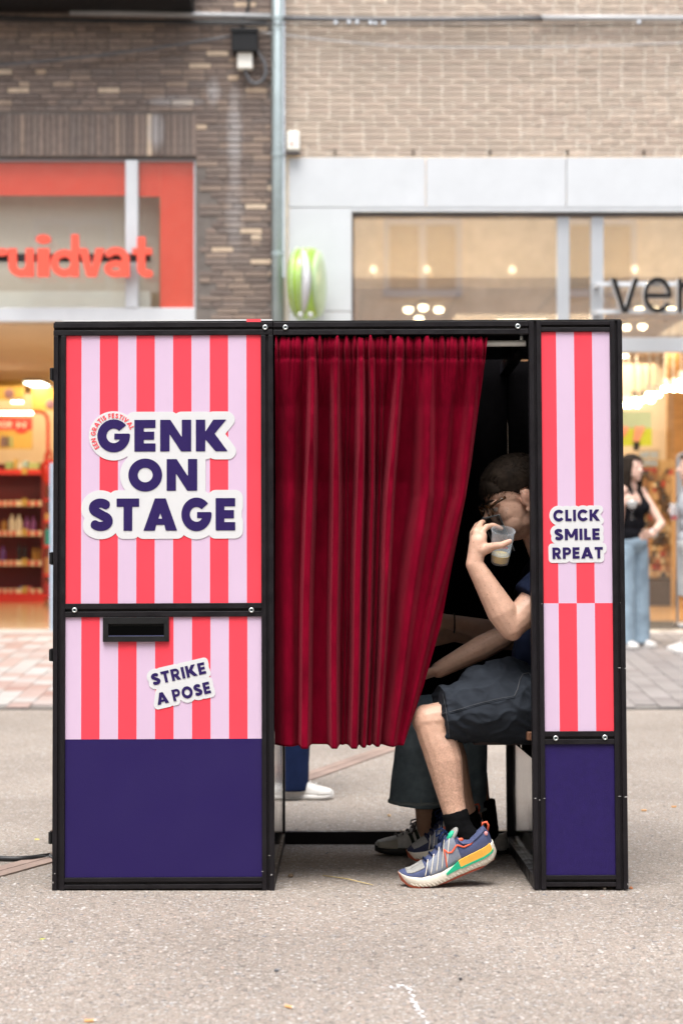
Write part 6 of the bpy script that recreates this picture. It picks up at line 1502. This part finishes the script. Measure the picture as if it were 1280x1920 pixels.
put('sign_plate', MB().box(X(1196, YW), X(1238, YW), YW + .012, YW + .02, Z(886, YW), Z(842, YW)), glass('clear sheet', (.92, .93, .92), 1.5, 1), wsg)
def _W():
    f, w = letter('M', .22); return (lambda x, y: f(x, 1 - y)), w
_old = letter
def letter(ch, t):
    if ch == 'W':
        f, w = _old('M', t); return (lambda x, y: f(x, 1 - y)), w
    if ch == "'": return rect(0, t * .7, .68, 1), t * .7
    return _old(ch, t)
lettering("WE'RE", .24, 1200, 858, 32, 11, YW, M['pale_blue'], wsg); lettering('OPEN', .24, 1203, 874, 27, 11, YW, M['pale_blue'], wsg)
put('red_line', MB().box(X(1203, YW), X(1230, YW), YW + .002, YW + .010, Z(882, YW), Z(878, YW)), M['bright_red'], wsg)
YR = 22.6
rk = empty('display_wall', P(1243, 1120, YR), 'tan display wall hung with small packets inside the right shop', 'shelf')
put('peg_board', MB().box(X(1205, YR), X(1266, YR), YR + .06, YR + .10, .09, Z(862, YR)), mat('tan board', (.42, .28, .13), .7, 0, .15, 6), rk)
put('rack_foot', MB().box(X(1205, YR), X(1266, YR), YR - .15, YR + .12, .09, Z(1088, YR)), mat('dark foot', (.06, .04, .03), .6), rk)
put('oak_post', MB().box(X(1252, YR), X(1258, YR), YR - .22, YR - .16, .09, Z(895, YR)), M['rwall'], rk)
NTH = 'first second third fourth fifth sixth seventh eighth ninth tenth eleventh twelfth thirteenth fourteenth fifteenth sixteenth seventeenth'.split()
random.seed(21); pc = [(.28, .14, .06), (.10, .06, .04), (.42, .24, .10), (.05, .045, .045), (.50, .34, .18), (.35, .05, .03), (.55, .45, .30)]
pm = [mat('packet print', c, .5, 0, .2, 8) for c in pc]; first = None
for r_ in range(17):
    for c_ in range(7):
        if random.random() < .14: continue
        px, py = 1210 + c_ * 8 + random.uniform(-1.5, 1.5), 884 + r_ * 12 + random.uniform(-2, 2)
        pk = random.randrange(7); w_, h_ = random.uniform(.018, .030), random.uniform(.028, .045)
        put('packet', MB().box(-w_, w_, -.02, .02, -h_, h_), pm[pk], None, Matrix.Translation((X(px, YR), YR + random.uniform(-.01, .02), Z(py, YR))) @ Matrix.Rotation(random.uniform(-.15, .15), 4, 'Y'), origin=None,
            label=('rust brown', 'dark brown', 'orange brown', 'black', 'light tan', 'dark red', 'beige')[pk] + ' packet, ' + NTH[c_] + ' from the booth in the ' + NTH[r_] + ' row of packets', cat='packet', group='packets on the tan display wall')
YS = 18.3
sgate = empty('security_gate', P(1275, 1130, YS), 'silver rounded security gate standing in the right shop doorway', 'gate')
for i, (x0, x1, yt) in enumerate(((1268.5, 1300, 850), (1272.5, 1297, 856), (1276, 1293, 862))):
    pts = [P(x0, 1180 if i == 0 else 1100, YS)] + [P(x0, yt + 14, YS)] + [P(x0 + 12 * (1 - math.cos(t)), yt + 12 - 12 * math.sin(t), YS) for t in np.linspace(.2, 1.57, 6)] + [P(x1 - 12 + 12 * math.sin(t), yt + 12 - 12 * math.cos(t), YS) for t in np.linspace(0, 1.4, 6)] + [P(x1, 1180 if i == 0 else 1100, YS)]
    put('gate_tube', MB().tube(pts, .014, 10), M['alu'], sgate, smooth=True)
put('gate_foot', MB().box(X(1266, YS), X(1303, YS), YS - .12, YS + .12, .088, .13), M['alu'], sgate, bevel=.01)

# ------------------------------------------------------------------ small things on the street
def ground_at(px, py):
    y = 6.0
    for _ in range(30): y = (CZ - gz(y)) * F / (py - 960)
    return Vector((X(px, y), y, gz(y)))
pts = [ground_at(px, py) + Vector((0, 0, .011)) for px, py in ((-160, 1606), (-60, 1612), (0, 1615), (30, 1616), (60, 1614), (96, 1609))] + [Vector((LX0 + .02, 6.35, gz(6.35) + .011)), Vector((LX0 + .1, 6.6, gz(6.6) + .011))]
put('power_cable', MB().tube(pts, .009, 10), M['cable'], smooth=True, label='black power cable lying on the street left of the booth', cat='cable')
a, b = ground_at(605, 1643), ground_at(699, 1661)
put('straw_stalk', MB().tube([a + Vector((0, 0, .003)), a.lerp(b, .5) + Vector((0, 0, .007)), b + Vector((0, 0, .003))], [.0018, .0022, .0014], 6), mat('dry straw', (.50, .38, .18), .7), label='dry straw stalk on the asphalt under the booth opening', cat='straw', smooth=True)
def butt(px, py, ang, label, tip=True):
    g = ground_at(px, py) + Vector((0, 0, .004)); d = Vector((math.cos(ang), math.sin(ang), 0))
    e = empty('cigarette_butt', g, label, 'cigarette butt', 'cigarette ends on the asphalt')
    put('filter', MB().cyl(g - d * .013, g + d * .009, .0038, n=10), mat('filter paper', (.62, .33, .13), .8), e, smooth=False)
    if tip: put('paper_end', MB().cyl(g + d * .0092, g + d * .016, .0037, n=10), mat('ash paper', (.55, .5, .46), .9), e)
butt(543, 1891, -.7, 'cigarette end near the bottom middle of the asphalt'); butt(169, 1917, .15, 'cigarette end near the bottom left of the asphalt'); butt(1207, 1521, .1, 'thin cigarette end right of the booth', False); butt(1263, 1514, .3, 'cigarette end at the right edge of the asphalt', False)
def bit(name, px, py, r, c, label, cat, flat=.35, group=None):
    g = ground_at(px, py); random.seed(int(px)); mb = MB()
    mb.ell(g + Vector((0, 0, r * flat * .8)), (r, r * .7, r * flat), Matrix.Rotation(random.uniform(0, 3), 3, 'Z'), 9, 6); mb.v = [tuple(Vector(v) + Vector((random.uniform(-1, 1), random.uniform(-1, 1), random.uniform(-.3, .3))) * r * .16) for v in mb.v]
    put(name, mb, mat(name, c, .8, 0, .2, 60), label=label, cat=cat, group=group)
bit('leaf', 80, 1761, .009, (.42, .45, .08), 'yellow green leaf scrap on the asphalt below the left module', 'leaf', .12)
bit('leaf', 70, 1574, .012, (.62, .55, .12), 'yellow leaf scrap left of the booth by the cable', 'leaf', .12)
bit('leaf', 8, 1627, .014, (.60, .52, .14), 'yellow leaf scrap under the power cable at the left edge', 'leaf', .12)
bit('pebble', 1132, 1669, .009, (.12, .10, .08), 'dark pebble in front of the right tower', 'stone', .7)
bit('pebble', 1182, 1667, .008, (.42, .16, .07), 'reddish pebble at the corner of the right tower', 'stone', .6)
bit('pebble', 729, 1531, .010, (.50, .32, .16), 'tan pebble seen through the booth opening', 'stone', .6)
bit('pebble', 863, 1838, .006, (.03, .03, .035), 'small black pebble on the foreground asphalt', 'stone', .7)
bit('pebble', 518, 1822, .007, (.13, .13, .14), 'grey pebble on the middle foreground asphalt', 'stone', .6)
bit('pebble', 545, 1645, .012, (.15, .10, .06), 'brown pebble beside the left module foot', 'stone', .6)
mb = MB(); random.seed(5)                          # scuffed chalk mark, broken flakes
for (xa, ya), (xb2, yb2), w_ in (((733, 1852), (768, 1853), 4), ((762, 1850), (776, 1872), 4), ((772, 1875), (786, 1893), 4), ((784, 1892), (800, 1922), 4.5)):
    for i in range(16):
        t = random.random(); g = ground_at(xa + (xb2 - xa) * t + random.gauss(0, w_ * .5), ya + (yb2 - ya) * t + random.gauss(0, w_ * .5)); r = random.uniform(.002, .006)
        n = 6; mb.add([g + Vector((r * random.uniform(.5, 1.2) * math.cos(6.283 * k / n), r * 1.6 * random.uniform(.5, 1.2) * math.sin(6.283 * k / n), .0025)) for k in range(n)], [tuple(range(n))])
put('chalk_mark', raw(mb, 'chalk_mark'), mat('chalk', (.55, .53, .52), .95), kind='stuff')
# loose chips pressed into the worn asphalt
mb = MB(); random.seed(11)
for i in range(6000):
    px, py = random.uniform(-30, 1310), 1400 + 545 * random.random() ** .8
    g = ground_at(px, py); r = random.uniform(.0028, .0068) * (1 if random.random() < .93 else 1.4); n = 6; a0 = random.uniform(0, 6.28); ex = random.uniform(.6, 1.0)
    base = [g + Vector((r * math.cos(a0 + 6.283 * k / n) * random.uniform(.8, 1.15), r * ex * math.sin(a0 + 6.283 * k / n) * random.uniform(.8, 1.15), -.001)) for k in range(n)]
    h = r * random.uniform(.18, .5); top = [g + (p - g) * .66 + Vector((0, 0, h)) for p in base]
    mb.add(base + top, [tuple(n + k for k in range(n))] + [(k, (k + 1) % n, n + (k + 1) % n, n + k) for k in range(n)])
M['chips'], _ = rnd_col(mat('asphalt chips', (.4, .4, .4), .8, 0, .15, 60), [(0, (.17, .155, .15)), (.25, (.28, .24, .205)), (.5, (.36, .31, .27)), (.7, (.33, .245, .20)), (.88, (.47, .44, .41)), (1, (.13, .13, .14))])
put('gravel', raw(mb, 'gravel'), M['chips'], kind='stuff')
